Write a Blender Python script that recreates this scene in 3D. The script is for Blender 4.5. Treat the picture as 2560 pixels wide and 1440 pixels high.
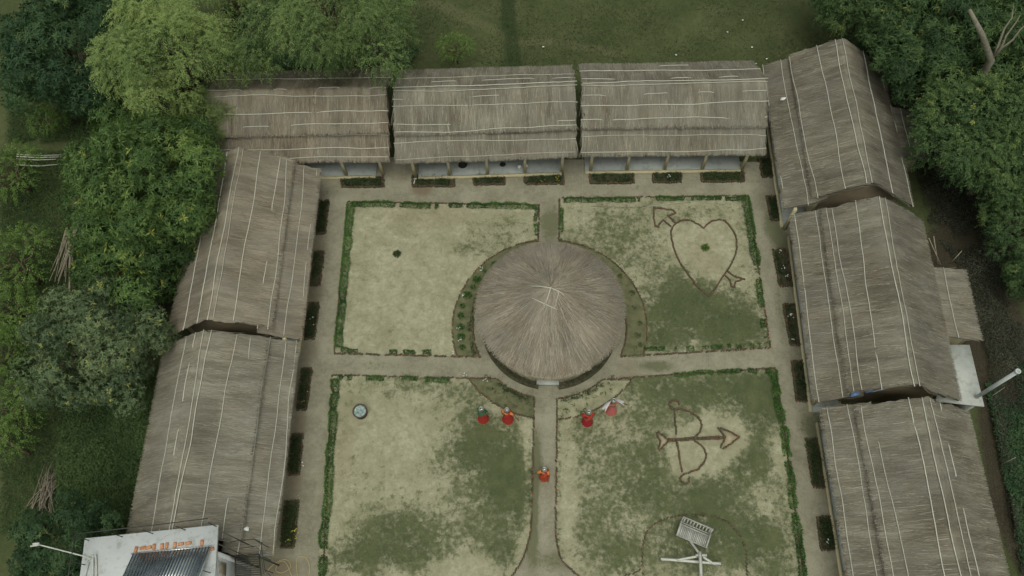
import bpy, math, random
import numpy as np
from mathutils import Vector, Matrix
RNG = np.random.default_rng(7)
random.seed(7)
scene = bpy.context.scene
for o in list(bpy.data.objects):
    bpy.data.objects.remove(o)

# ------------------------------------------------------------------ camera
# drone camera 38 m above a courtyard; +Y runs along the central path away from the camera
FPX, H = 2000.0, 38.0
RW = np.array([[0.99901259, -0.02010279, 0.03961972],
               [0.03525492, 0.90137482, -0.43160227],
               [-0.02703581, 0.43257289, 0.90119352]])       # camera axes -> world axes
cam_data = bpy.data.cameras.new("camera")
cam_data.sensor_fit = 'HORIZONTAL'
cam_data.sensor_width = 36.0
cam_data.lens = FPX / 2560.0 * 36.0
cam_data.clip_start = 0.5
cam_data.clip_end = 2000.0
cam = bpy.data.objects.new("camera", cam_data)
M4 = Matrix.Identity(4)
for i in range(3):
    for j in range(3):
        M4[i][j] = RW[i][j]
M4[2][3] = H
cam.matrix_world = M4
scene.collection.objects.link(cam)
scene.camera = cam

# ------------------------------------------------------------------ sky, sun, exposure
SUN_ELEV, SUN_AZ = math.radians(74), math.radians(180)      # sun behind cloud, high in the south, behind the camera
world = bpy.data.worlds.new("World")
scene.world = world
world.use_nodes = True
wn, wl = world.node_tree.nodes, world.node_tree.links
wn.clear()
w_out = wn.new("ShaderNodeOutputWorld")
w_bg = wn.new("ShaderNodeBackground")
w_sky = wn.new("ShaderNodeTexSky")
w_sky.sky_type = 'NISHITA'
w_sky.sun_disc = False
w_sky.sun_elevation = SUN_ELEV
w_sky.sun_rotation = SUN_AZ
w_sky.air_density = 1.0
w_sky.dust_density = 5.0
w_sky.ozone_density = 1.0
w_hs = wn.new("ShaderNodeHueSaturation")                     # overcast: the blue is mostly washed out
w_hs.inputs['Saturation'].default_value = 0.22
wl.new(w_sky.outputs[0], w_hs.inputs['Color'])
w_mx = wn.new("ShaderNodeMix")                               # yellow-green tint on the overcast sky, standing in for a colour grade
w_mx.data_type = 'RGBA'; w_mx.blend_type = 'MULTIPLY'; w_mx.inputs[0].default_value = 1.0
w_mx.inputs[7].default_value = (0.955, 1.0, 0.865, 1)
wl.new(w_hs.outputs[0], w_mx.inputs[6])
wl.new(w_mx.outputs[2], w_bg.inputs['Color'])
w_bg.inputs['Strength'].default_value = 0.13
wl.new(w_bg.outputs[0], w_out.inputs['Surface'])
sun_data = bpy.data.lights.new("sun", 'SUN')
sun_data.energy = 0.9
sun_data.angle = math.radians(40)
sun_data.color = (1.0, 0.98, 0.86)
sun = bpy.data.objects.new("sun", sun_data)
sd = Vector((math.sin(SUN_AZ) * math.cos(SUN_ELEV), math.cos(SUN_AZ) * math.cos(SUN_ELEV), math.sin(SUN_ELEV)))
sun.rotation_euler = sd.to_track_quat('Z', 'Y').to_euler()
sun.location = (0, 0, 60)
scene.collection.objects.link(sun)
scene.view_settings.view_transform = 'Standard'
scene.view_settings.look = 'None'
scene.view_settings.exposure = -0.08
scene.view_settings.gamma = 1.0
scene.render.resolution_x, scene.render.resolution_y = 1024, 576

# ------------------------------------------------------------------ helpers
COL = scene.collection

def G(px, py, z=0.0):
    """photo pixel -> world point on the horizontal plane z"""
    d = RW @ np.array([px - 1280.0, -(py - 720.0), -FPX])
    t = (z - H) / d[2]
    return Vector((d[0] * t, d[1] * t, z))

def hash2(ix, iy, seed=0):
    n = (ix.astype(np.int64) * 374761393 + iy.astype(np.int64) * 668265263 + seed * 974711) & 0x7fffffff
    n = ((n ^ (n >> 13)) * 1274126177) & 0x7fffffff
    return ((n ^ (n >> 16)) & 0xffff) / 65535.0

def vnoise(x, y, seed=0):
    """smooth value noise in 0..1 on arrays"""
    x = np.asarray(x, float); y = np.asarray(y, float)
    x, y = np.broadcast_arrays(x, y)
    ix, iy = np.floor(x), np.floor(y)
    fx, fy = x - ix, y - iy
    fx = fx * fx * (3 - 2 * fx); fy = fy * fy * (3 - 2 * fy)
    a = hash2(ix, iy, seed); b = hash2(ix + 1, iy, seed)
    c = hash2(ix, iy + 1, seed); d = hash2(ix + 1, iy + 1, seed)
    return (a * (1 - fx) + b * fx) * (1 - fy) + (c * (1 - fx) + d * fx) * fy

def fbm(x, y, seed=0, oct=3):
    v = 0; a = 0.5; s = 0
    for k in range(oct):
        v = v + a * vnoise(np.asarray(x) * 2 ** k, np.asarray(y) * 2 ** k, seed + k); s += a; a *= 0.5
    return v / s

class MB:
    """collects vertices and faces, with a per-vertex tone (0..1) and an optional uv, for ONE mesh"""
    def __init__(self):
        self.v = []; self.f = []; self.t = []; self.uv = []; self.n = 0
    def add(self, verts, faces, tone=0.5, uv=None):
        verts = np.asarray(verts, float).reshape(-1, 3)
        self.v.append(verts)
        self.t.append(np.broadcast_to(np.asarray(tone, float), (len(verts),)).copy())
        self.uv.append(np.zeros((len(verts), 2)) if uv is None else np.asarray(uv, float))
        faces = [tuple(int(i) + self.n for i in f) for f in faces] if not isinstance(faces, np.ndarray) else faces + self.n
        self.f.append(faces)
        self.n += len(verts)
    def box(self, c, s, rz=0.0, tone=0.5, tilt=None):
        c = np.asarray(c, float); h = np.asarray(s, float) / 2
        p = np.array([[sx * h[0], sy * h[1], sz * h[2]] for sz in (-1, 1) for sy in (-1, 1) for sx in (-1, 1)])
        if tilt is not None:
            p = p @ np.array(Matrix.Rotation(tilt[0], 3, tilt[1])).T
        if rz:
            co, si = math.cos(rz), math.sin(rz)
            p = p @ np.array([[co, si, 0], [-si, co, 0], [0, 0, 1]])
        self.add(p + c, [(0, 2, 3, 1), (4, 5, 7, 6), (0, 1, 5, 4), (2, 6, 7, 3), (0, 4, 6, 2), (1, 3, 7, 5)], tone)
    def prism(self, poly, z0, z1, tone=0.5):
        n = len(poly)
        v = [(p[0], p[1], z0) for p in poly] + [(p[0], p[1], z1) for p in poly]
        f = [tuple(range(n - 1, -1, -1)), tuple(range(n, 2 * n))]
        f += [(i, (i + 1) % n, n + (i + 1) % n, n + i) for i in range(n)]
        self.add(v, f, tone)
    def tube(self, pts, r, seg=6, tone=0.5, caps=True):
        pts = np.asarray([tuple(p) for p in pts], float)
        n = len(pts)
        r = np.broadcast_to(np.asarray(r, float), (n,))
        vs = []
        for i in range(n):
            d = pts[min(i + 1, n - 1)] - pts[max(i - 1, 0)]
            d = d / (np.linalg.norm(d) + 1e-9)
            a = np.array([0, 0, 1.0]) if abs(d[2]) < 0.9 else np.array([1.0, 0, 0])
            s = np.cross(d, a); s /= np.linalg.norm(s); u = np.cross(s, d)
            for k in range(seg):
                an = 2 * math.pi * k / seg
                vs.append(pts[i] + r[i] * (math.cos(an) * s + math.sin(an) * u))
        f = [(i * seg + k, i * seg + (k + 1) % seg, (i + 1) * seg + (k + 1) % seg, (i + 1) * seg + k)
             for i in range(n - 1) for k in range(seg)]
        if caps:
            f += [tuple(range(seg - 1, -1, -1)), tuple(range((n - 1) * seg, n * seg))]
        self.add(vs, f, tone)
    def lathe(self, prof, c=(0, 0, 0), seg=20, tone=0.5, fold=0.0, nf=12):
        vs = []
        n = len(prof)
        for i, (r, z) in enumerate(prof):
            for k in range(seg):
                an = 2 * math.pi * k / seg
                rr = r * (1 + fold * math.cos(nf * an) * (1 - i / max(1, n - 1)))
                vs.append((c[0] + rr * math.cos(an), c[1] + rr * math.sin(an), c[2] + z))
        f = [(i * seg + k, i * seg + (k + 1) % seg, (i + 1) * seg + (k + 1) % seg, (i + 1) * seg + k)
             for i in range(n - 1) for k in range(seg)]
        self.add(vs, f, tone)
    def quads(self, P, tone, uv=None):
        """P: (N,4,3) free quads, tone: (N,)"""
        N = len(P)
        self.add(P.reshape(-1, 3), np.arange(N * 4).reshape(N, 4), np.repeat(tone, 4), uv)
    def mesh(self, name):
        V = np.concatenate(self.v); T = np.concatenate(self.t); UV = np.concatenate(self.uv)
        m = bpy.data.meshes.new(name)
        li = []; ls = []; lt = []; k = 0
        for F in self.f:
            if isinstance(F, np.ndarray):
                w = F.shape[1]
                li.append(F.reshape(-1)); ls.append(k + np.arange(len(F)) * w); lt.append(np.full(len(F), w)); k += F.size
            else:
                for f in F:
                    li.append(np.array(f)); ls.append(np.array([k])); lt.append(np.array([len(f)])); k += len(f)
        li = np.concatenate(li).astype(np.int32); ls = np.concatenate(ls).astype(np.int32); lt = np.concatenate(lt).astype(np.int32)
        m.vertices.add(len(V)); m.loops.add(len(li)); m.polygons.add(len(ls))
        m.vertices.foreach_set('co', V.astype(np.float32).ravel())
        m.loops.foreach_set('vertex_index', li)
        m.polygons.foreach_set('loop_start', ls)
        m.polygons.foreach_set('loop_total', lt)
        a = m.attributes.new('tone', 'FLOAT', 'POINT'); a.data.foreach_set('value', T.astype(np.float32))
        uvl = m.uv_layers.new(name='uv'); uvl.data.foreach_set('uv', UV[li].astype(np.float32).ravel())
        m.update(calc_edges=True)
        m.validate()
        return m
    def build(self, name, mat, parent=None, smooth=False):
        return obj(name, self.mesh(name), mat, parent, smooth)

def obj(name, mesh, mat, parent=None, smooth=False):
    o = bpy.data.objects.new(name, mesh)
    COL.objects.link(o)
    if mat is not None and not mesh.materials:
        mesh.materials.append(mat)
    if smooth:
        mesh.polygons.foreach_set('use_smooth', np.ones(len(mesh.polygons), bool))
    if parent is not None:
        o.parent = parent
        o.matrix_parent_inverse = inv_of(parent)
    return o

ROOTM = {}
def inv_of(p):
    """meshes are modelled in world coordinates unless their root is flagged local"""
    M = Matrix.Identity(4)
    if p.parent is None and not p.get('_local'):
        M = Matrix.Translation(-p.location)
    return M

def thing(name, label, cat, loc, group=None, rz=0.0, local=False, kind=None):
    o = bpy.data.objects.new(name, None)
    o.empty_display_size = 0.2
    o.location = loc
    o.rotation_euler.z = rz
    COL.objects.link(o)
    tag(o, label, cat, group, kind)
    if local:
        LOCAL.append(o); o['_local'] = 1
    return o
LOCAL = []
def tag(o, label=None, cat=None, group=None, kind=None):
    if label: o['label'] = label
    if cat: o['category'] = cat
    if group: o['group'] = group
    if kind: o['kind'] = kind
    return o

def copy_tree(root, loc, rz=0.0, scale=None, label=None):
    """a copy of a thing with copies of its parts and sub-parts (mesh data shared)"""
    r = root.copy(); COL.objects.link(r)
    r.location = loc; r.rotation_euler = (0, 0, rz)
    if scale is not None: r.scale = scale
    if label: r['label'] = label
    for ch in list(root.children):
        c = ch.copy(); COL.objects.link(c); c.parent = r
        for g in list(ch.children):
            d = g.copy(); COL.objects.link(d); d.parent = c
    return r

# ------------------------------------------------------------------ materials
def new_mat(name, rough=0.85, spec=0.2):
    m = bpy.data.materials.new(name); m.use_nodes = True
    nt = m.node_tree; b = nt.nodes['Principled BSDF']
    b.inputs['Roughness'].default_value = rough
    b.inputs['Specular IOR Level'].default_value = spec
    return m, nt, b
def N(nt, typ, **kw):
    n = nt.nodes.new(typ)
    for k, v in kw.items():
        if k in n.inputs: n.inputs[k].default_value = v
        else: setattr(n, k, v)
    return n
def ramp(nt, src, stops, interp='LINEAR'):
    r = nt.nodes.new('ShaderNodeValToRGB'); r.color_ramp.interpolation = interp
    e = r.color_ramp.elements
    while len(e) < len(stops): e.new(0.5)
    for i, (p, c) in enumerate(stops):
        e[i].position = p
        e[i].color = (c[0], c[1], c[2], 1) if not isinstance(c, float) else (c, c, c, 1)
    nt.links.new(src, r.inputs[0])
    return r.outputs['Color']
def mixc(nt, f, a, b, blend='MIX'):
    n = nt.nodes.new('ShaderNodeMix'); n.data_type = 'RGBA'; n.blend_type = blend
    for i, s in ((0, f), (6, a), (7, b)):
        if hasattr(s, 'links'): nt.links.new(s, n.inputs[i])
        elif i == 0: n.inputs[0].default_value = s
        else: n.inputs[i].default_value = (s[0], s[1], s[2], 1)
    return n.outputs[2]
def noise(nt, scale, vec=None, detail=4.0, rough=0.6, dist=0.0):
    n = N(nt, 'ShaderNodeTexNoise', Scale=scale, Detail=detail, Roughness=rough, Distortion=dist)
    if vec is None:
        tc = nt.nodes.new('ShaderNodeTexCoord'); vec = tc.outputs['Object']
    nt.links.new(vec, n.inputs['Vector'])
    return n.outputs['Fac']
def mth(nt, op, a, b=0.0, c=None):
    n = nt.nodes.new('ShaderNodeMath'); n.operation = op
    for i, s in enumerate((a, b) if c is None else (a, b, c)):
        if hasattr(s, 'links'): nt.links.new(s, n.inputs[i])
        else: n.inputs[i].default_value = s
    return n.outputs[0]
def bump(nt, b, h, strength=0.4, dist=0.02):
    n = N(nt, 'ShaderNodeBump', Strength=strength, Distance=dist)
    nt.links.new(h, n.inputs['Height']); nt.links.new(n.outputs[0], b.inputs['Normal'])
def attr(nt, name):
    n = nt.nodes.new('ShaderNodeAttribute'); n.attribute_name = name
    return n.outputs['Fac']
def worldpos(nt):
    return nt.nodes.new('ShaderNodeNewGeometry').outputs['Position']

def simple_mat(name, ca, cb, scale=6.0, rough=0.85, spec=0.2, bstr=0.2, bdist=0.01, detail=5, metal=0.0, wear=None):
    m, nt, b = new_mat(name, rough, spec)
    p = worldpos(nt)
    f = noise(nt, scale, p, detail)
    t = attr(nt, 'tone')
    f2 = mth(nt, 'ADD', f, mth(nt, 'MULTIPLY', mth(nt, 'SUBTRACT', t, 0.5), 0.8))
    c = ramp(nt, f2, [(0.25, ca), (0.75, cb)])
    if wear:
        g = noise(nt, wear[1], p, 6, 0.65)
        c = mixc(nt, ramp(nt, g, [(wear[2], 0.0), (wear[3], 1.0)]), c, wear[0])
    nt.links.new(c, b.inputs['Base Color'])
    b.inputs['Metallic'].default_value = metal
    if bstr: bump(nt, b, noise(nt, scale * 5, p, 4), bstr, bdist)
    return m

def thatch_mat(name, dark, light, pale):
    m, nt, b = new_mat(name, 0.9, 0.12)
    uv = nt.nodes.new('ShaderNodeUVMap').outputs[0]
    mp = N(nt, 'ShaderNodeMapping'); mp.inputs['Scale'].default_value = (70, 2.4, 1); nt.links.new(uv, mp.inputs[0])
    st = noise(nt, 1.0, mp.outputs[0], 5, 0.7, 0.15)
    mp2 = N(nt, 'ShaderNodeMapping'); mp2.inputs['Scale'].default_value = (2.2, 0.7, 1); nt.links.new(uv, mp2.inputs[0])
    big = noise(nt, 1.0, mp2.outputs[0], 5, 0.6, 0.5)
    t = attr(nt, 'tone')
    x = mth(nt, 'ADD', mth(nt, 'MULTIPLY', st, 0.42), mth(nt, 'MULTIPLY', t, 0.55))
    x = mth(nt, 'ADD', x, mth(nt, 'MULTIPLY', mth(nt, 'SUBTRACT', big, 0.5), 0.8))
    c = ramp(nt, x, [(0.22, dark), (0.5, light), (0.82, pale)])
    # weathered grey drifts
    g = ramp(nt, noise(nt, 0.45, worldpos(nt), 4, 0.6), [(0.40, 0.0), (0.66, 0.75)])
    c = mixc(nt, g, c, mixc(nt, 0.55, c, (0.185, 0.178, 0.160)))
    wp = worldpos(nt)
    rd = ramp(nt, noise(nt, 0.8, wp, 5, 0.65, 0.5), [(0.48, 0.0), (0.72, 0.55)])
    c = mixc(nt, rd, c, mixc(nt, 1.0, c, (0.95, 0.86, 0.77), 'MULTIPLY'))
    dk = ramp(nt, noise(nt, 1.9, wp, 6, 0.7, 0.8), [(0.56, 0.0), (0.74, 0.45)])
    c = mixc(nt, dk, c, mixc(nt, 1.0, c, (0.66, 0.64, 0.60), 'MULTIPLY'))
    nt.links.new(c, b.inputs['Base Color'])
    bump(nt, b, st, 0.7, 0.03)
    return m

def leaf_mat(name, stops, trans=0.32):
    m, nt, b = new_mat(name, 0.7, 0.2)
    t = attr(nt, 'tone')
    c = ramp(nt, t, stops)
    nt.links.new(c, b.inputs['Base Color'])
    tr = N(nt, 'ShaderNodeBsdfTranslucent')
    nt.links.new(mixc(nt, 1.0, c, (0.9, 1.0, 0.45), 'MULTIPLY'), tr.inputs['Color'])
    mx = N(nt, 'ShaderNodeMixShader'); mx.inputs[0].default_value = trans
    nt.links.new(b.outputs[0], mx.inputs[1]); nt.links.new(tr.outputs[0], mx.inputs[2])
    nt.links.new(mx.outputs[0], nt.nodes['Material Output'].inputs['Surface'])
    return m

MT = {}
MT['thatch'] = thatch_mat('thatch', (0.110, 0.097, 0.075), (0.228, 0.208, 0.168), (0.39, 0.372, 0.320))
MT['thatch_brown'] = thatch_mat('thatch_brown', (0.105, 0.083, 0.060), (0.232, 0.201, 0.158), (0.39, 0.350, 0.285))
MT['thatch_hut'] = thatch_mat('thatch_hut', (0.13, 0.110, 0.086), (0.268, 0.232, 0.186), (0.42, 0.38, 0.32))
MT['bamboo'] = simple_mat('bamboo', (0.38, 0.37, 0.32), (0.54, 0.53, 0.47), 8, 0.5, 0.3, 0.1)
MT['bamboo_old'] = simple_mat('bamboo_old', (0.22, 0.19, 0.14), (0.36, 0.32, 0.25), 8, 0.7, 0.2, 0.1)
MT['stick'] = simple_mat('stick', (0.14, 0.115, 0.09), (0.27, 0.235, 0.19), 8, 0.8, 0.2, 0.1)
MT['cream'] = simple_mat('cream_plaster', (0.42, 0.37, 0.24), (0.52, 0.47, 0.32), 3, 0.85, 0.2, 0.2, wear=((0.30, 0.25, 0.17), 5, 0.55, 0.75))
MT['mud'] = simple_mat('mud_wall', (0.25, 0.20, 0.14), (0.36, 0.30, 0.22), 2, 0.9, 0.1, 0.3)
MT['cement'] = simple_mat('cement_floor', (0.30, 0.325, 0.32), (0.40, 0.42, 0.41), 1.2, 0.55, 0.3, 0.1, wear=((0.22, 0.235, 0.225), 2.5, 0.5, 0.75))
MT['concrete'] = simple_mat('concrete', (0.36, 0.38, 0.37), (0.50, 0.51, 0.49), 2.0, 0.8, 0.2, 0.2, wear=((0.26, 0.26, 0.24), 3, 0.52, 0.8))
MT['white'] = simple_mat('white_lime', (0.62, 0.645, 0.67), (0.74, 0.765, 0.79), 1.2, 0.75, 0.2, 0.15, wear=((0.38, 0.37, 0.34), 2.6, 0.52, 0.78))
MT['white_paint'] = simple_mat('white_paint', (0.44, 0.45, 0.42), (0.58, 0.59, 0.56), 6, 0.6, 0.3, 0.05, wear=((0.40, 0.38, 0.33), 9, 0.55, 0.75))
MT['bench_paint'] = simple_mat('bench_paint', (0.32, 0.32, 0.30), (0.44, 0.44, 0.42), 8, 0.6, 0.3, 0.05)
MT['black_iron'] = simple_mat('black_iron', (0.025, 0.026, 0.026), (0.05, 0.05, 0.048), 8, 0.55, 0.4, 0.05)
MT['brick'] = simple_mat('brick', (0.085, 0.052, 0.036), (0.20, 0.112, 0.078), 9, 0.9, 0.1, 0.3, wear=((0.085, 0.085, 0.052), 5, 0.44, 0.58))
MT['brick_new'] = simple_mat('brick_new', (0.40, 0.17, 0.09), (0.56, 0.27, 0.15), 9, 0.9, 0.1, 0.3)
MT['soil'] = simple_mat('garden_soil', (0.045, 0.042, 0.028), (0.115, 0.10, 0.068), 7, 0.95, 0.05, 0.6, 0.04)
MT['bare_bed'] = simple_mat('bed_soil', (0.075, 0.085, 0.046), (0.175, 0.168, 0.10), 3, 0.95, 0.05, 0.5, 0.03)
MT['sand'] = simple_mat('sand', (0.30, 0.255, 0.175), (0.40, 0.35, 0.25), 9, 0.95, 0.05, 0.4, 0.02)
MT['pale_bed'] = simple_mat('pale_bed', (0.17, 0.17, 0.105), (0.37, 0.355, 0.25), 2.2, 0.95, 0.05, 0.4, 0.02, 8)
MT['bark'] = simple_mat('bark', (0.055, 0.043, 0.03), (0.15, 0.12, 0.085), 7, 0.95, 0.1, 0.6, 0.03)
MT['bark_pale'] = simple_mat('bark_pale', (0.13, 0.12, 0.095), (0.27, 0.25, 0.20), 5, 0.95, 0.1, 0.5, 0.03)
MT['steel'] = simple_mat('steel', (0.55, 0.58, 0.60), (0.72, 0.74, 0.75), 5, 0.28, 0.5, 0.0, metal=0.9)
MT['pipe'] = simple_mat('pipe', (0.42, 0.46, 0.47), (0.52, 0.55, 0.55), 3, 0.5, 0.4, 0.0)
MT['paper'] = simple_mat('paper', (0.66, 0.68, 0.66), (0.78, 0.79, 0.77), 10, 0.7, 0.2, 0.1)
MT['dark_cloth'] = simple_mat('dark_cloth', (0.012, 0.012, 0.014), (0.035, 0.035, 0.035), 9, 0.9, 0.1, 0.1)
MT['blue_sheet'] = simple_mat('blue_sheet', (0.06, 0.11, 0.22), (0.10, 0.17, 0.32), 5, 0.5, 0.3, 0.1)
MT['petal_white'] = simple_mat('petal_white', (0.70, 0.74, 0.70), (0.80, 0.83, 0.80), 20, 0.7, 0.2, 0)
MT['petal_yellow'] = simple_mat('petal_yellow', (0.50, 0.42, 0.06), (0.64, 0.55, 0.12), 20, 0.7, 0.2, 0)
MT['hose'] = simple_mat('hose', (0.42, 0.33, 0.17), (0.52, 0.43, 0.25), 6, 0.6, 0.3, 0)
MT['rust_drum'] = simple_mat('rust_drum', (0.05, 0.038, 0.034), (0.10, 0.07, 0.055), 7, 0.7, 0.3, 0.2)
MT['tube'] = simple_mat('solar_tube', (0.06, 0.085, 0.11), (0.11, 0.145, 0.18), 5, 0.12, 0.6, 0.0)

LEAF_MANGO = leaf_mat('leaf_mango', [(0.0, (0.035, 0.067, 0.026)), (0.45, (0.090, 0.160, 0.052)), (0.85, (0.191, 0.278, 0.082)), (1.0, (0.391, 0.400, 0.094))])
LEAF_GREY = leaf_mat('leaf_grey', [(0.0, (0.047, 0.076, 0.043)), (0.45, (0.126, 0.179, 0.095)), (0.88, (0.228, 0.287, 0.148)), (1.0, (0.458, 0.436, 0.119))])
LEAF_DARK = leaf_mat('leaf_dark', [(0.0, (0.023, 0.053, 0.029)), (0.45, (0.053, 0.106, 0.050)), (0.9, (0.109, 0.173, 0.074)), (1.0, (0.232, 0.246, 0.088))])
LEAF_NEEM = leaf_mat('leaf_neem', [(0.0, (0.045, 0.078, 0.032)), (0.45, (0.130, 0.195, 0.074)), (0.9, (0.250, 0.335, 0.118)), (1.0, (0.34, 0.39, 0.14))])
LEAF_EAST = leaf_mat('leaf_east', [(0.0, (0.022, 0.045, 0.025)), (0.45, (0.062, 0.114, 0.047)), (0.9, (0.129, 0.196, 0.070)), (1.0, (0.331, 0.333, 0.079))])
LEAF_HEDGE = leaf_mat('leaf_hedge', [(0.0, (0.027, 0.074, 0.019)), (0.5, (0.074, 0.171, 0.043)), (1.0, (0.142, 0.279, 0.070))])
LEAF_BED = leaf_mat('leaf_bed', [(0.0, (0.027, 0.045, 0.022)), (0.5, (0.067, 0.099, 0.045)), (1.0, (0.168, 0.208, 0.080))])
LEAF_COVER = leaf_mat('leaf_cover', [(0.0, (0.030, 0.055, 0.022)), (0.45, (0.060, 0.100, 0.036)), (0.9, (0.105, 0.150, 0.055)), (1.0, (0.15, 0.19, 0.07))])
LEAF_SCRUB = leaf_mat('leaf_scrub', [(0.0, (0.030, 0.033, 0.026)), (0.5, (0.075, 0.083, 0.060)), (1.0, (0.150, 0.158, 0.120))])
LEAF_SAPLING = leaf_mat('leaf_sapling', [(0.0, (0.048, 0.090, 0.022)), (0.5, (0.120, 0.204, 0.048)), (1.0, (0.204, 0.300, 0.084))])
GRASS = leaf_mat('grass_blades', [(0.0, (0.050, 0.069, 0.030)), (0.5, (0.106, 0.131, 0.060)), (1.0, (0.213, 0.225, 0.106))])

def ground_mat():
    m, nt, b = new_mat('meadow', 0.95, 0.05)
    p = worldpos(nt)
    n1 = noise(nt, 0.35, p, 6, 0.62); n2 = noise(nt, 3.5, p, 6, 0.7); n3 = noise(nt, 16, p, 4, 0.7)
    x = mth(nt, 'ADD', mth(nt, 'MULTIPLY', n1, 0.45), mth(nt, 'ADD', mth(nt, 'MULTIPLY', n2, 0.3), mth(nt, 'MULTIPLY', n3, 0.25)))
    c = ramp(nt, x, [(0.34, (0.042, 0.056, 0.026)), (0.5, (0.070, 0.084, 0.038)), (0.66, (0.112, 0.116, 0.060))])
    litter_shade = attr(nt, 'litter')  # leaf litter mask, with some shade of the wood painted in
    lf = ramp(nt, mth(nt, 'ADD', litter_shade, mth(nt, 'MULTIPLY', mth(nt, 'SUBTRACT', n2, 0.5), 0.9)), [(0.35, 0.0), (0.65, 1.0)])
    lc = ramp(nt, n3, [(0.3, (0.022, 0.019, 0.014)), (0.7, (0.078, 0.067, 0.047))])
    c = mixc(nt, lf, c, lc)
    wf = ramp(nt, mth(nt, 'ADD', attr(nt, 'worn'), mth(nt, 'MULTIPLY', mth(nt, 'SUBTRACT', n2, 0.5), 0.5)), [(0.3, 0.0), (0.8, 1.0)])
    c = mixc(nt, mth(nt, 'MULTIPLY', wf, 0.55), c, (0.125, 0.125, 0.068))
    df = ramp(nt, mth(nt, 'ADD', attr(nt, 'ditch'), mth(nt, 'MULTIPLY', mth(nt, 'SUBTRACT', n2, 0.5), 0.5)), [(0.3, 0.0), (0.8, 1.0)])
    c = mixc(nt, mth(nt, 'MULTIPLY', df, 0.7), c, (0.028, 0.045, 0.020))
    nt.links.new(c, b.inputs['Base Color'])
    bump(nt, b, n3, 0.6, 0.06)
    return m

def lawn_mat():
    m, nt, b = new_mat('lawn_soil_and_grass', 0.95, 0.05)
    p = worldpos(nt)
    n1 = noise(nt, 1.1, p, 7, 0.68); n2 = noise(nt, 5.5, p, 6, 0.7); n3 = noise(nt, 26, p, 3, 0.7)
    g = attr(nt, 'grass')
    x = mth(nt, 'ADD', g, mth(nt, 'MULTIPLY', mth(nt, 'SUBTRACT', n1, 0.5), 1.45))
    x = mth(nt, 'ADD', x, mth(nt, 'MULTIPLY', mth(nt, 'SUBTRACT', n2, 0.5), 1.6))
    n5 = noise(nt, 2.6, p, 8, 0.78, 0.3)
    x = mth(nt, 'ADD', x, mth(nt, 'MULTIPLY', mth(nt, 'SUBTRACT', n5, 0.5), 2.1))
    x = mth(nt, 'ADD', x, mth(nt, 'MULTIPLY', mth(nt, 'SUBTRACT', n3, 0.5), 0.9))
    f = ramp(nt, x, [(0.14, 0.0), (0.30, 0.25), (0.50, 0.72), (0.80, 1.0)])
    soil = ramp(nt, mth(nt, 'ADD', mth(nt, 'MULTIPLY', n2, 0.6), mth(nt, 'MULTIPLY', n3, 0.4)),
                [(0.30, (0.250, 0.232, 0.158)), (0.5, (0.350, 0.332, 0.240)), (0.70, (0.47, 0.455, 0.345))])
    br = ramp(nt, mth(nt, 'ADD', attr(nt, 'brown'), mth(nt, 'MULTIPLY', mth(nt, 'SUBTRACT', n1, 0.5), 0.8)), [(0.25, 0.0), (0.8, 0.8)])
    soil = mixc(nt, br, soil, (0.245, 0.205, 0.138))
    n4 = noise(nt, 0.55, p, 6, 0.7, 0.6)
    soil = mixc(nt, ramp(nt, n4, [(0.42, 0.0), (0.66, 0.8)]), soil, (0.238, 0.226, 0.150))
    soil = mixc(nt, ramp(nt, noise(nt, 2.4, p, 7, 0.75, 0.4), [(0.46, 0.0), (0.66, 0.65)]), soil, (0.190, 0.188, 0.116))
    gr = ramp(nt, mth(nt, 'ADD', mth(nt, 'MULTIPLY', n1, 0.5), mth(nt, 'MULTIPLY', n3, 0.5)),
              [(0.34, (0.052, 0.068, 0.036)), (0.5, (0.084, 0.099, 0.050)), (0.66, (0.140, 0.146, 0.078))])
    c = mixc(nt, f, soil, gr)
    nt.links.new(c, b.inputs['Base Color'])
    bump(nt, b, n3, 0.5, 0.03)
    return m

def gravel_mat():
    m, nt, b = new_mat('gravel_path', 0.95, 0.05)
    p = worldpos(nt)
    n1 = noise(nt, 0.7, p, 6, 0.65); n2 = noise(nt, 5, p, 8, 0.8); n3 = noise(nt, 22, p, 4, 0.85)
    x = mth(nt, 'ADD', mth(nt, 'MULTIPLY', n1, 0.35), mth(nt, 'ADD', mth(nt, 'MULTIPLY', n2, 0.3), mth(nt, 'MULTIPLY', n3, 0.35)))
    c = ramp(nt, x, [(0.36, (0.130, 0.120, 0.086)), (0.5, (0.252, 0.236, 0.180)), (0.62, (0.37, 0.352, 0.28))])
    mo = ramp(nt, mth(nt, 'ADD', attr(nt, 'grass'), mth(nt, 'ADD', mth(nt, 'MULTIPLY', mth(nt, 'SUBTRACT', n2, 0.5), 2.6), mth(nt, 'MULTIPLY', mth(nt, 'SUBTRACT', n1, 0.5), 2.0))),
              [(0.34, 0.0), (0.85, 0.85)])
    c = mixc(nt, mo, c, (0.115, 0.120, 0.068))
    br = ramp(nt, mth(nt, 'ADD', attr(nt, 'brown'), mth(nt, 'MULTIPLY', mth(nt, 'SUBTRACT', n1, 0.5), 0.6)), [(0.2, 0.0), (0.8, 0.8)])
    c = mixc(nt, br, c, (0.165, 0.125, 0.085))
    nt.links.new(c, b.inputs['Base Color'])
    bump(nt, b, n3, 0.6, 0.03)
    return m
MT['ground'] = ground_mat(); MT['lawn'] = lawn_mat(); MT['gravel'] = gravel_mat()

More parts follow.
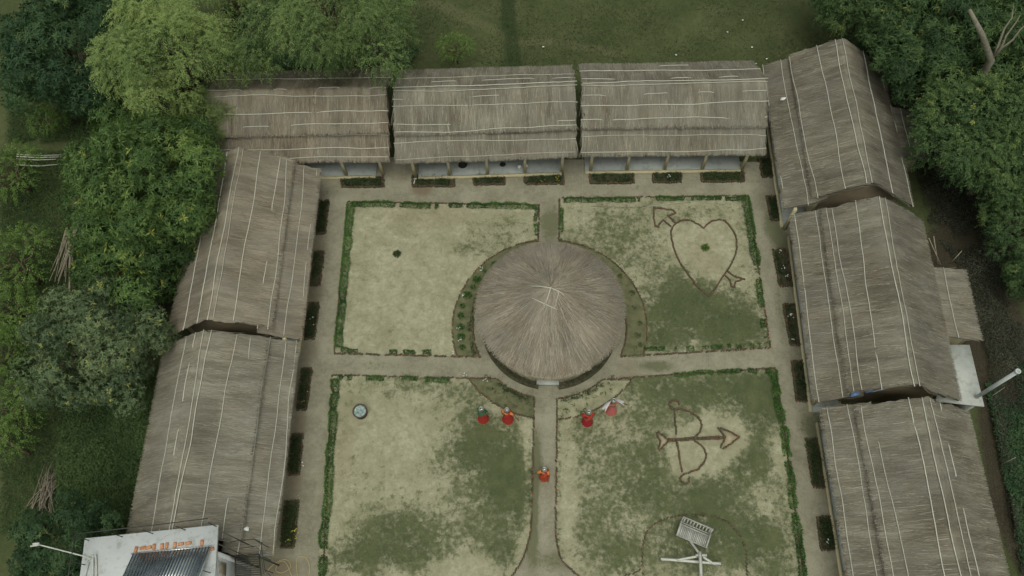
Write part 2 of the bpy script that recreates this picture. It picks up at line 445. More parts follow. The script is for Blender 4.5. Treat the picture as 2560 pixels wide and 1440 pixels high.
# ------------------------------------------------------------------ ground sheets
def seg_dist(X, Y, pts):
    d = np.full(X.shape, 1e9)
    for a, b in zip(pts[:-1], pts[1:]):
        ax, ay, bx, by = a[0], a[1], b[0], b[1]
        l2 = (bx - ax) ** 2 + (by - ay) ** 2 + 1e-9
        t = np.clip(((X - ax) * (bx - ax) + (Y - ay) * (by - ay)) / l2, 0, 1)
        d = np.minimum(d, np.hypot(X - ax - t * (bx - ax), Y - ay - t * (by - ay)))
    return d
def gp(*pts, z=0.0):
    return [G(x, y, z) for x, y in pts]
def blobs(X, Y, lst):
    """lst: (px, py, rx_px, ry_px, amount) soft ellipses given in photo pixels on the ground"""
    out = np.zeros(X.shape)
    for px, py, rx, ry, a in lst:
        c = G(px, py); ex = (G(px + rx, py) - c).length; ey = (G(px, py + ry) - c).length
        q = ((X - c.x) / ex) ** 2 + ((Y - c.y) / ey) ** 2
        out += a * np.exp(-q ** 1.5)
    return out
def sheet(name, X, Y, Z, keep, attrs, mat, kind='structure'):
    ny, nx = X.shape
    V = np.stack([X, Y, Z], -1).reshape(-1, 3)
    idx = np.arange(ny * nx).reshape(ny, nx)
    F = np.stack([idx[:-1, :-1], idx[:-1, 1:], idx[1:, 1:], idx[1:, :-1]], -1).reshape(-1, 4)
    if keep is not None:
        F = F[keep.reshape(-1)]
        used = np.unique(F); rm = np.full(len(V), -1); rm[used] = np.arange(len(used))
        V = V[used]; F = rm[F]; attrs = {k: a.reshape(-1)[used] for k, a in attrs.items()}
    m = bpy.data.meshes.new(name)
    m.vertices.add(len(V)); m.loops.add(F.size); m.polygons.add(len(F))
    m.vertices.foreach_set('co', V.astype(np.float32).ravel())
    m.loops.foreach_set('vertex_index', F.astype(np.int32).ravel())
    m.polygons.foreach_set('loop_start', (np.arange(len(F)) * 4).astype(np.int32))
    m.polygons.foreach_set('loop_total', np.full(len(F), 4, np.int32))
    for k, a in attrs.items():
        at = m.attributes.new(k, 'FLOAT', 'POINT'); at.data.foreach_set('value', np.asarray(a, np.float32).ravel())
    m.update(calc_edges=True)
    o = obj(name, m, mat, None, True)
    if kind: o['kind'] = kind
    return o

xs = np.concatenate([[-400, -200, -110, -70], np.arange(-52, 42, 0.4), [60, 110, 200, 400]])
ys = np.concatenate([[-200, -100, -50, -25], np.arange(-12, 56, 0.4), [70, 110, 200, 500]])
GX, GY = np.meshgrid(xs, ys)
ditch_pts = gp((1268, -80), (1270, 40), (1280, 110), (1290, 165))
ditch = 1.3 * np.exp(-(seg_dist(GX, GY, ditch_pts) / 0.45) ** 2)
worn = np.exp(-(seg_dist(GX, GY, gp((1000, -30), (1120, 18), (1200, 55), (1290, 100), (1420, 105), (1560, 132))) / 0.35) ** 2)
worn += blobs(GX, GY, [(1700, 60, 200, 40, .35), (1120, 60, 90, 60, .3), (1080, 140, 50, 20, .5), (60, 1240, 60, 60, .3), (40, 1100, 60, 120, .4), (120, 1230, 60, 70, .5)])
litter = blobs(GX, GY, [(2450, 480, 130, 90, 1.0), (2430, 660, 140, 130, 1.0), (2500, 880, 120, 120, 1.1), (2540, 1060, 90, 130, 1.0), (2560, 1260, 90, 200, 1.1), (2330, 300, 80, 120, 1.1), (2450, 250, 250, 200, .9),  # leaf litter under trees; along the east edge it also paints in shade
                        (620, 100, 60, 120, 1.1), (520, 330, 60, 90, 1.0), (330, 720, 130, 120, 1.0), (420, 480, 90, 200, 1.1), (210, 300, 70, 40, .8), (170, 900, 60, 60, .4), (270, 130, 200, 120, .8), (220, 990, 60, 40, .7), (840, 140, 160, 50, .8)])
inside = (GX > -19.5) & (GX < 20.5) & (GY > -20) & (GY < 30.5)
GZ = (fbm(GX * 0.35, GY * 0.35, 3) - 0.5) * 0.22 - 0.14 * ditch - 0.11
GZ = np.where(inside, np.minimum(GZ, -0.10), GZ)
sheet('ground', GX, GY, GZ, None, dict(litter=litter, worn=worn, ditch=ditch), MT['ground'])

# courtyard gravel
CX, CY, RO, RI = 0.33, 16.1, 5.0, 3.95
PX0, PX1 = -0.36, 0.78          # central path edges
YS1, YN0 = 13.12, 14.28         # cross path
cx_, cy_ = np.meshgrid(np.linspace(-14.2, 14.6, 145), np.linspace(-6, 26.4, 163))
pg = blobs(cx_, cy_, [(1375, 560, 28, 60, .55), (1340, 1180, 20, 60, .5), (1400, 1190, 18, 80, .35), (1640, 915, 50, 14, .7), (1330, 1330, 20, 120, .5), (1400, 1400, 60, 30, .5),
                      (1345, 1100, 14, 40, .35), (1930, 560, 25, 50, .6), (1960, 620, 25, 50, .6), (1950, 430, 25, 60, .35), (1990, 720, 20, 50, .4), (1950, 780, 14, 100, .35), (2030, 1060, 40, 40, .5),
                      (1000, 915, 150, 14, .25), (1480, 900, 60, 20, .2), (1580, 960, 40, 30, .35), (1450, 985, 50, 20, .35), (2010, 1250, 20, 60, .2), (850, 480, 200, 10, .2), (1500, 470, 200, 10, .2), (1420, 1240, 12, 120, .4), (1335, 1230, 10, 150, .45)])
pb = blobs(cx_, cy_, [(1055, 475, 30, 16, 1.0), (800, 620, 22, 60, .5), (790, 730, 22, 40, .6), (770, 880, 30, 40, .55), (750, 1060, 25, 40, .6), (735, 1210, 25, 60, .6), (700, 1420, 60, 30, .7), (1000, 440, 30, 25, .4),
                      (1570, 930, 40, 40, .4), (1985, 920, 20, 40, .4), (2060, 1240, 30, 40, .3), (1190, 440, 60, 8, .3)])
sheet('gravel_path', cx_, cy_, (fbm(cx_ * .8, cy_ * .8, 9) - .5) * 0.02, None, dict(grass=1.7 * pg, brown=pb), MT['gravel'])

# four lawns, each a quarter with the round bed cut out of its corner
GREEN = [(1230, 600, 85, 60, .42), (1150, 630, 40, 30, .2), (1300, 560, 60, 40, .15), (1550, 560, 90, 60, .32), (1500, 640, 120, 60, .25), (1780, 790, 115, 75, .85), (1700, 720, 70, 60, .55), (1860, 830, 80, 50, .55), (1640, 800, 60, 80, .5),
         (1720, 540, 60, 30, .25), (1880, 570, 30, 60, .22), (1620, 640, 50, 60, .12), (1660, 850, 80, 25, .4),
         (1250, 1130, 105, 90, .80), (1290, 1220, 75, 90, .75), (1180, 1080, 70, 70, .4), (1200, 1250, 120, 60, .45), (1000, 1340, 120, 75, .85), (880, 1400, 90, 50, .65), (1080, 1400, 80, 40, .4), (1220, 1340, 100, 50, .5), (1260, 1390, 40, 50, .6),
         (1010, 960, 110, 40, .38), (1160, 985, 70, 50, .4), (920, 1180, 60, 60, .12), (1130, 1150, 60, 50, .4), (1310, 1290, 20, 80, .3),
         (1800, 965, 170, 45, .75), (1900, 1040, 70, 100, .75), (1880, 1180, 60, 70, .75), (1620, 1040, 60, 60, .45), (1590, 960, 90, 40, .4), (1600, 1180, 60, 80, .42), (1680, 1250, 120, 50, .55), (1780, 1230, 70, 60, .65),
         (1500, 1140, 90, 130, .36), (1500, 1330, 90, 90, .36), (1740, 1360, 120, 80, .72), (1920, 1380, 80, 80, .6), (1850, 1310, 80, 50, .5), (1960, 1250, 30, 60, .3), (1560, 1390, 60, 60, .42), (1440, 1060, 40, 40, .22), (1720, 1010, 80, 40, .4), (1640, 1140, 40, 60, .35), (1940, 990, 30, 60, .5), (1720, 1070, 30, 40, .15)]
BARE = [(1765, 1120, 60, 55, .9), (1830, 1090, 45, 40, .9), (1725, 1150, 40, 50, .5), (1760, 620, 75, 70, .5), (960, 1090, 110, 90, .2), (1150, 1420, 70, 30, .5), (1940, 1120, 35, 60, .35), (1900, 1220, 40, 40, .3), (1318, 1120, 20, 130, .5), (1318, 1330, 16, 90, .4), (1410, 1050, 25, 60, .3), (1420, 1230, 22, 160, .25), (820, 1250, 20, 120, .3)]
BROWN = [(1090, 530, 150, 40, .55), (870, 1050, 40, 120, .5), (1760, 640, 60, 70, .55), (900, 830, 80, 60, .3), (1050, 620, 120, 80, .25), (850, 1200, 40, 120, .35), (1700, 950, 10, 10, .2), (1560, 1060, 12, 60, .5), (1890, 1000, 10, 10, .1)]
LAWNS = {'nw': [(-10.62, YN0), (PX0, YN0), (PX0, 23.30), (-11.05, 23.30)],
         'ne': [(PX1, YN0), (11.45, YN0 + 0.85), (11.15, 24.12), (PX1, 23.75)],
         'sw': [(-9.45, -5.0), (PX0, -5.0), (PX0, YS1), (-10.55, YS1)],
         'se': [(PX1, -5.0), (11.95, -5.0), (11.60, 14.05), (PX1, YS1)]}
GRASSPTS = []
for key, q in LAWNS.items():
    nu, nv = 110, 150
    a, b_ = np.meshgrid(np.linspace(0, 1, nu), np.linspace(0, 1, nv))
    P4 = np.array(q)
    X = (1 - b_) * ((1 - a) * P4[0, 0] + a * P4[1, 0]) + b_ * ((1 - a) * P4[3, 0] + a * P4[2, 0])
    Y = (1 - b_) * ((1 - a) * P4[0, 1] + a * P4[1, 1]) + b_ * ((1 - a) * P4[3, 1] + a * P4[2, 1])
    if key == 'sw': X = X + a * np.interp(Y, [2, 3.2, 4.6, 5.9], [-1.6, -1.2, -.35, 0])      # the path widens where its edging curves away
    if key == 'se': X = X + (1 - a) * np.interp(Y, [3.2, 3.9, 4.6, 5.6], [2.0, 1.1, .3, 0])
    R_ = np.hypot(X - CX, Y - CY)
    ins = R_ < RO
    keep = ~(ins[:-1, :-1] & ins[1:, :-1] & ins[:-1, 1:] & ins[1:, 1:])
    k = np.where(ins, RO / np.maximum(R_, 1e-3), 1.0)
    X = CX + (X - CX) * k; Y = CY + (Y - CY) * k
    g = .86 * blobs(X, Y, GREEN) - blobs(X, Y, BARE)
    base = {'nw': -0.10, 'ne': 0.16, 'sw': 0.05, 'se': 0.16}[key]
    g = g + base
    br = blobs(X, Y, BROWN)
    Z = 0.045 + (fbm(X * 1.2, Y * 1.2, 21) - .5) * 0.03
    o = sheet('lawn', X, Y, Z, keep, dict(grass=g, brown=br), MT['lawn'])
    keepv = R_ > RO + 0.05
    GRASSPTS.append((X[keepv], Y[keepv], Z[keepv], g[keepv]))

# grass tufts standing on the greener parts
def leaf_quads(base, d, nrm, L, W):
    """diamond leaves: base (N,3), unit direction d, side from nrm"""
    s = np.cross(d, nrm); s /= np.linalg.norm(s, axis=1, keepdims=True) + 1e-9
    L = L[:, None]; W = W[:, None]
    mid = base + d * L * 0.45
    return np.stack([base, mid + s * W * 0.5, base + d * L, mid - s * W * 0.5], 1)
def unit(v):
    return v / (np.linalg.norm(v, axis=-1, keepdims=True) + 1e-9)
mb = MB(); done = []
for X, Y, Z, g in GRASSPTS:
    w = np.clip(g + 0.08, 0.06, .8); w = w / w.sum()
    n = {0: 3000, 1: 9000, 2: 9000, 3: 9000}[len(done)]; done.append(1)
    i = RNG.choice(len(X), n, p=w)
    b0 = np.stack([X[i] + RNG.normal(0, .07, n), Y[i] + RNG.normal(0, .07, n), Z[i] - 0.005], 1)
    ok = (np.hypot(b0[:, 0] - CX, b0[:, 1] - CY) > RO + .05)
    b0 = b0[ok]; n = len(b0)
    for k in range(2):
        d = unit(RNG.normal(0, 1, (n, 3)) * [1, 1, 0.25] + [0, 0, 0.75])
        mb.quads(leaf_quads(b0, d, RNG.normal(0, 1, (n, 3)), RNG.uniform(.03, .07, n), RNG.uniform(.010, .022, n)), np.clip(RNG.normal(.5, .2, n), 0, 1))
tag(mb.build('lawn_grass', GRASS), 'short patchy grass growing on the four courtyard lawns', 'grass', None, 'stuff')

# ------------------------------------------------------------------ bricks: edgings and figures
BRICK_M = MB(); BRICK_M.box((0, 0, 0), (0.20, 0.075, 0.10)); BRICK_MESH = BRICK_M.mesh('brick'); BRICK_MESH.materials.append(MT['brick'])
def along(pts, step):
    """walk a polyline, yield (point, heading)"""
    pts = [Vector((p[0], p[1], 0)) for p in pts]
    out = []; carry = step / 2
    for a, b in zip(pts[:-1], pts[1:]):
        L = (b - a).length
        if L < 1e-6: continue
        t = carry
        while t < L:
            p = a + (b - a) * (t / L); out.append((p, math.atan2(b.y - a.y, b.x - a.x))); t += step
        carry = t - L
    return out
def smooth_path(pts, n=6, closed=False):
    """Catmull-Rom through points"""
    P = [Vector((p[0], p[1], 0)) for p in pts]
    if closed: P = [P[-1]] + P + [P[0], P[1]]
    else: P = [P[0] * 2 - P[1]] + P + [P[-1] * 2 - P[-2]]
    out = []
    for i in range(1, len(P) - 2):
        for k in range(n):
            t = k / n
            a, b, c, d = P[i - 1], P[i], P[i + 1], P[i + 2]
            out.append(0.5 * ((2 * b) + (c - a) * t + (2 * a - 5 * b + 4 * c - d) * t * t + (3 * b - a - 3 * c + d) * t ** 3))
    out.append(P[-2])
    return out
def brick_edging(label, paths, step=0.125, z=0.045, tilt=0.5):
    root = thing('brick_edging', label, 'edging', (paths[0][0][0], paths[0][0][1], 0))
    m = MB()
    for pth in paths:
        for p, h in along(pth, step):
            if random.random() < 0.10: continue
            m.box((p.x + random.gauss(0, .012), p.y + random.gauss(0, .012), z + random.gauss(0, .012)), (0.13, 0.06, 0.11), h + tilt + random.gauss(0, .12), tone=random.uniform(.1, .9))
    b = m.build('bricks', MT['brick'], root); b['kind'] = 'stuff'
    return root
def brick_figure(name, label, cat, paths, step=0.205, z=0.075):
    """outline of single bricks set end to end, each brick a part"""
    p0 = paths[0][0]
    root = thing(name, label, cat, (p0[0], p0[1], 0))
    for pth in paths:
        for p, h in along(pth, step):
            o = bpy.data.objects.new('brick', BRICK_MESH); COL.objects.link(o)
            o.parent = root; o.matrix_parent_inverse = inv_of(root)
            o.location = (p.x + random.gauss(0, .01), p.y + random.gauss(0, .01), z + random.gauss(0, .01))
            o.rotation_euler = (random.gauss(0, .12), random.gauss(0, .06), h + random.gauss(0, .07))
    return root
def arc(r, a0, a1, n=40):
    return [(CX + r * math.cos(math.radians(a0 + (a1 - a0) * i / n)), CY + r * math.sin(math.radians(a0 + (a1 - a0) * i / n))) for i in range(n + 1)]
# where the circles meet the paths
def ang_at(r, x=None, y=None, side=1):
    if x is not None:
        return math.degrees(math.atan2(side * math.sqrt(max(0, r * r - (x - CX) ** 2)), x - CX))
    return math.degrees(math.atan2(y - CY, side * math.sqrt(max(0, r * r - (y - CY) ** 2))))
E_ = 0.03
def pt(r, a): return (CX + r * math.cos(math.radians(a)), CY + r * math.sin(math.radians(a)))
aNW_o0, aNW_o1 = ang_at(RO, x=PX0), ang_at(RO, y=YN0, side=-1)
aNW_i1 = ang_at(RI, y=YN0, side=-1)
aNE_o0, aNE_o1 = ang_at(RO, x=PX1), ang_at(RO, y=YN0 + .2, side=1)
aNE_i1 = ang_at(RI, y=YN0 + .2, side=1)
aSW_o0, aSW_o1 = ang_at(RO, y=YS1, side=-1), ang_at(RO, x=PX0, side=-1)
aSW_i0, aSW_i1 = ang_at(RI, y=YS1, side=-1), ang_at(RI, x=PX0, side=-1)
aSE_o0, aSE_o1 = ang_at(RO, y=YS1 + .1, side=1), ang_at(RO, x=PX1, side=-1)
aSE_i0, aSE_i1 = ang_at(RI, y=YS1 + .1, side=1), ang_at(RI, x=PX1, side=-1)
def neg(a): return a + 360 if a < 0 else a
q = LAWNS['nw']
brick_edging('weathered brick edging around the bare lawn that holds a single small shrub', [
    [q[3], q[2], pt(RO, aNW_o0)], arc(RO, aNW_o0, neg(aNW_o1)), [q[0], pt(RI, aNW_i1)], [q[3], q[0]], arc(RI, 150, neg(aNW_i1), 20)])
q = LAWNS['ne']
brick_edging('weathered brick edging around the lawn with the brick heart', [
    [q[3], q[2]], [q[3], pt(RO, aNE_o0)], arc(RO, aNE_o0, aNE_o1), [q[1], pt(RI, aNE_i1)], [q[2], q[1]], arc(RI, 10, aNE_i1, 20)])
q = LAWNS['sw']
brick_edging('weathered brick edging around the lawn where the water drum stands', [
    [q[3], pt(RI, aSW_i0)], arc(RI, neg(aSW_i0), neg(aSW_i1), 20), [pt(RI, aSW_i1), (PX0, 5.9)] + smooth_path([(PX0, 5.9), (PX0 - .35, 4.6), (PX0 - 1.2, 3.2), (PX0 - 1.6, 2.0)], 5),
    arc(RO, neg(aSW_o0), neg(aSW_o1)), [q[3], (-9.45, 1.0)]])
q = LAWNS['se']
brick_edging('weathered brick edging around the lawn with the brick bow and arrow', [
    [q[2], pt(RI, aSE_i0)], arc(RI, aSE_i0, aSE_i1, 20), [pt(RI, aSE_i1), (PX1, 5.6)] + smooth_path([(PX1, 5.6), (PX1 + .3, 4.6), (PX1 + 1.1, 3.9), (PX1 + 2, 3.2)], 5),
    arc(RO, aSE_o0, aSE_o1), [q[2], (11.9, 1.0)]])
brick_edging('sunken ring of dark bricks in the grass around the slatted bench',
             [smooth_path(gp((1560, 1440), (1590, 1430), (1606, 1422)), 4), smooth_path(gp((1608, 1450), (1606, 1400), (1612, 1340), (1640, 1308), (1690, 1291), (1750, 1289), (1800, 1297), (1838, 1325), (1862, 1370), (1868, 1450)), 6)], 0.17, 0.05)

def zp(ox, oy, s, pts):           # zoomed-crop pixel -> ground
    return [G(ox + x / s, oy + y / s) for x, y in pts]
s1 = 1662 / 300.0
heart = smooth_path(zp(1600, 500, s1, [(875, 400), (800, 345), (720, 305), (630, 288), (550, 305), (480, 345), (440, 410), (430, 500), (455, 640), (500, 770), (560, 890), (620, 980), (700, 1090), (780, 1190), (860, 1270), (950, 1345)]), 5)
heart2 = smooth_path(zp(1600, 500, s1, [(950, 1345), (1030, 1250), (1120, 1110), (1200, 990), (1270, 870), (1325, 730), (1332, 590), (1310, 480), (1240, 370), (1180, 310), (1100, 285), (1000, 300), (930, 345), (875, 400)]), 5)
brick_figure('brick_heart', 'big heart outlined in old bricks on the lawn, a small bush at its middle', 'brick figure', [heart, heart2])
brick_figure('brick_arrow', 'brick arrow that passes behind the big brick heart, its outline broken in two', 'brick figure', [
    zp(1600, 500, s1, [(490, 325), (390, 235), (490, 190), (460, 150), (190, 115), (185, 240), (210, 370), (245, 378), (315, 285), (440, 385)]),
    zp(1600, 500, s1, [(1210, 995), (1270, 1045), (1340, 1085), (1430, 1105), (1330, 1140), (1300, 1215), (1260, 1215), (1245, 1130), (1160, 1040)])])
s2 = 1728 / 300.0
bow = smooth_path(zp(1600, 980, s2, [(555, 195), (550, 150), (500, 130), (440, 150), (425, 200), (450, 240), (520, 250), (620, 265), (720, 300), (810, 350), (865, 420), (880, 500), (855, 590), (770, 665)]), 4)
bow2 = smooth_path(zp(1600, 980, s2, [(770, 705), (860, 760), (920, 830), (945, 920), (915, 1020), (830, 1110), (720, 1160), (620, 1200), (580, 1250), (600, 1300), (650, 1325), (700, 1290), (710, 1240)]), 4)
brick_figure('brick_bow', 'archery bow with curled tips laid out in bricks on the pale ground', 'brick figure', [bow, bow2, zp(1600, 980, s2, [(490, 265), (520, 650)]), zp(1600, 980, s2, [(535, 730), (600, 1170)])])
ARROW = brick_figure('brick_arrow', 'brick arrow lying across the brick bow, head and tail fin filled with sand', 'brick figure', [
    zp(1600, 980, s2, [(395, 690), (800, 665), (1215, 650), (1125, 535), (1150, 525), (1310, 585), (1430, 655), (1310, 745), (1215, 815), (1165, 800), (1215, 675), (800, 690), (395, 715), (330, 790), (290, 830), (265, 815), (290, 720), (240, 600), (270, 590), (330, 640), (395, 690)])])

for fan in ([(1230, 655), (1130, 535), (1310, 590), (1425, 655), (1310, 740), (1200, 805)], [(390, 702), (335, 785), (285, 825), (300, 720), (250, 600), (335, 650)]):
    P = zp(1600, 980, s2, fan); m = MB(); m.prism([(p.x, p.y) for p in P][::-1], .03, .072)
    m.build('sand_fill', MT['sand'], ARROW)

# ------------------------------------------------------------------ beds round the hut
def ring_bed(label, a0, a1, i0, i1, seed, flowers, bare):
    """quarter ring of soil with plants between the two brick circles"""
    rng = np.random.default_rng(seed)
    c = pt((RO + RI) / 2, (a0 + a1) / 2)
    root = thing('flower_bed', label, 'flower bed', (c[0], c[1], 0))
    m = MB(); n = 36
    vs = []
    for i in range(n + 1):
        t = i / n
        for j in range(5):
            r = RI + (RO - RI) * j / 4
            a = math.radians((i0 + (i1 - i0) * t) * (1 - j / 4) + (a0 + (a1 - a0) * t) * j / 4)
            vs.append((CX + r * math.cos(a), CY + r * math.sin(a), 0.05 + 0.03 * math.sin(math.pi * j / 4) + rng.uniform(-.012, .012)))
    f = [(i * 5 + j, i * 5 + j + 1, (i + 1) * 5 + j + 1, (i + 1) * 5 + j) for i in range(n) for j in range(4)]
    m.add(vs, f)
    m.build('soil', bare, root)
    return root, rng
def bush_quads(rng, c, r, h, n, L=0.10, W=0.045, up=0.5):
    """small leafy plant"""
    d = unit(rng.normal(0, 1, (n, 3)) * [1, 1, .6] + [0, 0, up])
    rad = rng.uniform(0, 1, (n, 1)) ** .5
    b = np.array(c) + d * rad * [r, r, h] * .8
    b[:, 2] = np.maximum(b[:, 2], c[2] + 0.01)
    dd = unit(d + rng.normal(0, .5, (n, 3)))
    return leaf_quads(b, dd, rng.normal(0, 1, (n, 3)), rng.uniform(.6, 1.2, n) * L, rng.uniform(.7, 1.2, n) * W)
def flower_heads(rng, m, c, n, spread, z):
    for k in range(n):
        x, y = c[0] + rng.normal(0, spread), c[1] + rng.normal(0, spread)
        r = rng.uniform(.02, .035)
        m.lathe([(0.004, -.01), (r, 0.0), (r * .7, .015), (0.003, .02)], (x, y, z + rng.uniform(-.04, .05)), 7)
def bed_plants(root, rng, pts, rad=(.10, .2), leaf=LEAF_BED, tone=(.5, .2), n=60):
    for p in pts:
        m = MB()
        r = rng.uniform(*rad)
        qd = bush_quads(rng, (p[0], p[1], .06), r, r * 1.2, int(n * (r / .15) ** 1.5))
        m.quads(qd, np.clip(rng.normal(tone[0], tone[1], len(qd)), 0, 1))
        m.build('plant', leaf, root)
r1, rg = ring_bed('curved soil bed with clipped shrubs and white flowers beside the bare lawn', neg(aNW_o0), neg(aNW_o1), 118, neg(aNW_i1), 3, 0, MT['bare_bed'])
bed_plants(r1, rg, [pt(4.55 + rg.uniform(-.12, .12), a) for a in (112, 124, 131, 139, 147, 153, 160, 168, 175, 183, 190, 197)], (.13, .28), LEAF_HEDGE, (.42, .2), 90)
mm = MB(); rr = np.random.default_rng(5)
for (px, py) in ((1203, 672), (1159, 738), (1145, 820), (1150, 848), (1135, 880)):
    flower_heads(rr, mm, G(px, py, .2), 5, .06, .2)
mm.build('white_flowers', MT['petal_white'], r1)
r2, rg = ring_bed('curved weedy bed between the hut and the brick heart', aNE_o0, aNE_o1, 62, aNE_i1, 4, 0, MT['bare_bed'])
bed_plants(r2, rg, [pt(4.6 + rg.uniform(-.15, .15), a) for a in (70, 61, 55, 45, 38, 24, 14, 2, -6, -12, -15)], (.10, .22), LEAF_BED, (.7, .2), 60)
r3, rg = ring_bed('curved bare bed beside the cross path behind the two dancers in green and red', neg(aSW_o0), neg(aSW_o1), neg(aSW_i0), neg(aSW_i1), 5, 0, MT['bare_bed'])
bed_plants(r3, rg, [pt(rg.uniform(4.05, 4.9), a) for a in np.linspace(neg(aSW_o0) + 6, neg(aSW_o1) - 3, 16)], (.05, .11), LEAF_BED, (.6, .2), 40)
mm = MB()
for (px, py) in ((1160, 938), (1212, 948)):
    flower_heads(rr, mm, G(px, py, .15), 5, .07, .15)
mm.build('white_flowers', MT['petal_white'], r3)
r4, rg = ring_bed('curved pale bed dotted with seedlings beside the two dancers in red and pink', aSE_o0, aSE_o1, aSE_i0, aSE_i1, 6, 0, MT['pale_bed'])
bed_plants(r4, rg, [pt(rg.uniform(4.05, 4.95), a) for a in np.linspace(aSE_o0 - 5, aSE_o1 + 3, 22)], (.05, .12), LEAF_BED, (.6, .2), 40)

for rt, a0, a1, sd in ((r1, neg(aNW_i1) - 3, 150, 61), (r3, neg(aSW_i0) + 4, neg(aSW_i1) - 3, 62), (r4, aSE_i0 - 4, aSE_i1 + 3, 63)):
    rg = np.random.default_rng(sd); mm = MB()
    for a in np.linspace(a0, a1, 46):
        if rg.random() < .25: continue
        p = pt(RI + rg.uniform(.06, .22), a); qd = bush_quads(rg, (p[0], p[1], .05), rg.uniform(.07, .13), .13, 20, .08, .035); mm.quads(qd, np.clip(rg.normal(.4, .2, len(qd)), 0, 1))
    mm.build('edge_plants', LEAF_BED, rt)['kind'] = 'stuff'

# ------------------------------------------------------------------ hedges
def hedge(label, pts, w=0.36, h=0.36, seed=1, density=430, gap=0.25, leaf=LEAF_HEDGE, tone=.5):
    rng = np.random.default_rng(seed)
    pts = [Vector((p[0], p[1], 0)) for p in pts]
    root = thing('hedge', label, 'hedge', (pts[0].x, pts[0].y, 0), 'clipped hedges along the lawns')
    m = MB(); st = MB()
    s0 = 0.0
    for a, b in zip(pts[:-1], pts[1:]):
        L = (b - a).length; n = int(L * density)
        t = rng.uniform(0, 1, n)
        s = s0 + t * L
        pl = fbm(s * 2.6, s * 0 + seed, seed, 2)            # plant by plant height
        plant = np.clip((pl - gap) * 2.2, 0, 1.15)
        ok = plant > 0.12; t, s, plant = t[ok], s[ok], plant[ok]; n = len(t)
        d = np.array(b - a) / L; side = np.array([-d[1], d[0], 0])
        an = rng.uniform(0, math.pi, n); rad = rng.uniform(.55, 1, n)
        wig = (vnoise(s * 1.3, s * 0 + 7, seed) - .5) * .12
        off = np.cos(an) * rad * w / 2 * (0.65 + .35 * plant)
        zz = np.sin(an) * rad * h * plant + .05
        base = np.array(a) + d * (t * L)[:, None] + side * (off + wig)[:, None]; base[:, 2] = zz
        nn = unit(side * np.cos(an)[:, None] + np.array([0, 0, 1.0]) * np.sin(an)[:, None])
        dd = unit(nn * .8 + rng.normal(0, .6, (n, 3)))
        m.quads(leaf_quads(base, dd, rng.normal(0, 1, (n, 3)), rng.uniform(.05, .11, n), rng.uniform(.025, .055, n)),
                np.clip(rng.normal(tone, .17, n) + (plant - .7) * .3 + (vnoise(s * .5, s * 0, seed + 3) - .5) * .4, 0, 1))
        # woody core so the hedge is not hollow
        k = max(2, int(L / .3))
        for i in range(k):
            p = a + (b - a) * ((i + .5) / k)
            pp = float(np.clip((fbm((s0 + (i + .5) / k * L) * 2.6, seed, seed, 2) - gap) * 2.2, 0, 1.15))
            if pp > .15:
                st.tube([(p.x, p.y, 0.02), (p.x + rng.normal(0, .02), p.y + rng.normal(0, .02), .05 + h * pp * .7)], [.02, .01], 5)
        s0 += L
    m.build('foliage', leaf, root)
    if st.n: st.build('stems', MT['bark'], root)['kind'] = 'stuff'
    return root
q = LAWNS['nw']; o_ = .22
hedge('dense green hedge along the west gravel path beside the bare lawn', [(q[3][0] + o_, q[3][1] - o_), (q[0][0] + o_, q[0][1] + o_)], .42, .40, 2, 620, .12)
hedge('green hedge at the back of the bare lawn, facing the veranda flower beds', [(q[3][0] + o_, q[3][1] - .16), (q[2][0] - .1, q[2][1] - .16)], .34, .34, 3, 520, .2)
hedge('gappy row of small round hedge plants at the front of the bare lawn', [(q[0][0] + o_, q[0][1] + .18), (q[0][0] + 5.0, q[0][1] + .18)], .26, .26, 4, 380, .40)
hedge('thin hedge on the bare lawn side of the central path', [(PX0 - .14, 23.1), (PX0 - .14, 20.95)], .2, .24, 5, 260, .3)
q = LAWNS['ne']
hedge('low green hedge at the back of the heart lawn', [(q[3][0] + .15, q[3][1] - .16), (q[2][0] - .1, q[2][1] - .16)], .28, .28, 6, 430, .3)
hedge('tall green hedge along the east gravel path beside the heart', [(q[2][0] - .18, q[2][1] - .2), (q[2][0] + .04, q[2][1] - 4.6)], .42, .42, 7, 600, .12, tone=.42)
hedge('sparse hedge plants along the east gravel path, south of the heart', [(q[2][0] + .04, q[2][1] - 4.6), (q[1][0] - .18, q[1][1] + .2)], .30, .28, 8, 330, .38)
hedge('gappy hedge at the front of the heart lawn along the cross path', [(4.8, YN0 + .55), (q[1][0] - .3, q[1][1] + .12)], .24, .22, 9, 300, .42)
hedge('thin hedge on the heart lawn side of the central path', [(PX1 + .14, 23.6), (PX1 + .14, 20.95)], .22, .26, 10, 330, .26)
q = LAWNS['sw']
hedge('long dense green hedge along the west path beside the water drum lawn', [(q[3][0] + .2, q[3][1] - .15), (-9.62, 1.2)], .40, .40, 11, 600, .14)
hedge('low hedge of the water drum lawn along the cross path', [(q[3][0] + .3, q[3][1] - .14), (-4.6, YS1 - .14)], .26, .24, 12, 380, .30)
q = LAWNS['se']
hedge('dense green hedge along the east path beside the bow and arrow', [(q[2][0] - .16, q[2][1] - .2), (11.72, 9.6)], .40, .36, 13, 560, .17)
hedge('broken green hedge along the east path beside the slatted bench lawn', [(11.72, 9.4), (11.78, 1.6)], .38, .36, 14, 520, .24)
hedge('low hedge of the bow and arrow lawn along the cross path', [(6.3, YS1 + .43), (q[2][0] - .3, q[2][1] - .14)], .24, .22, 15, 330, .34)
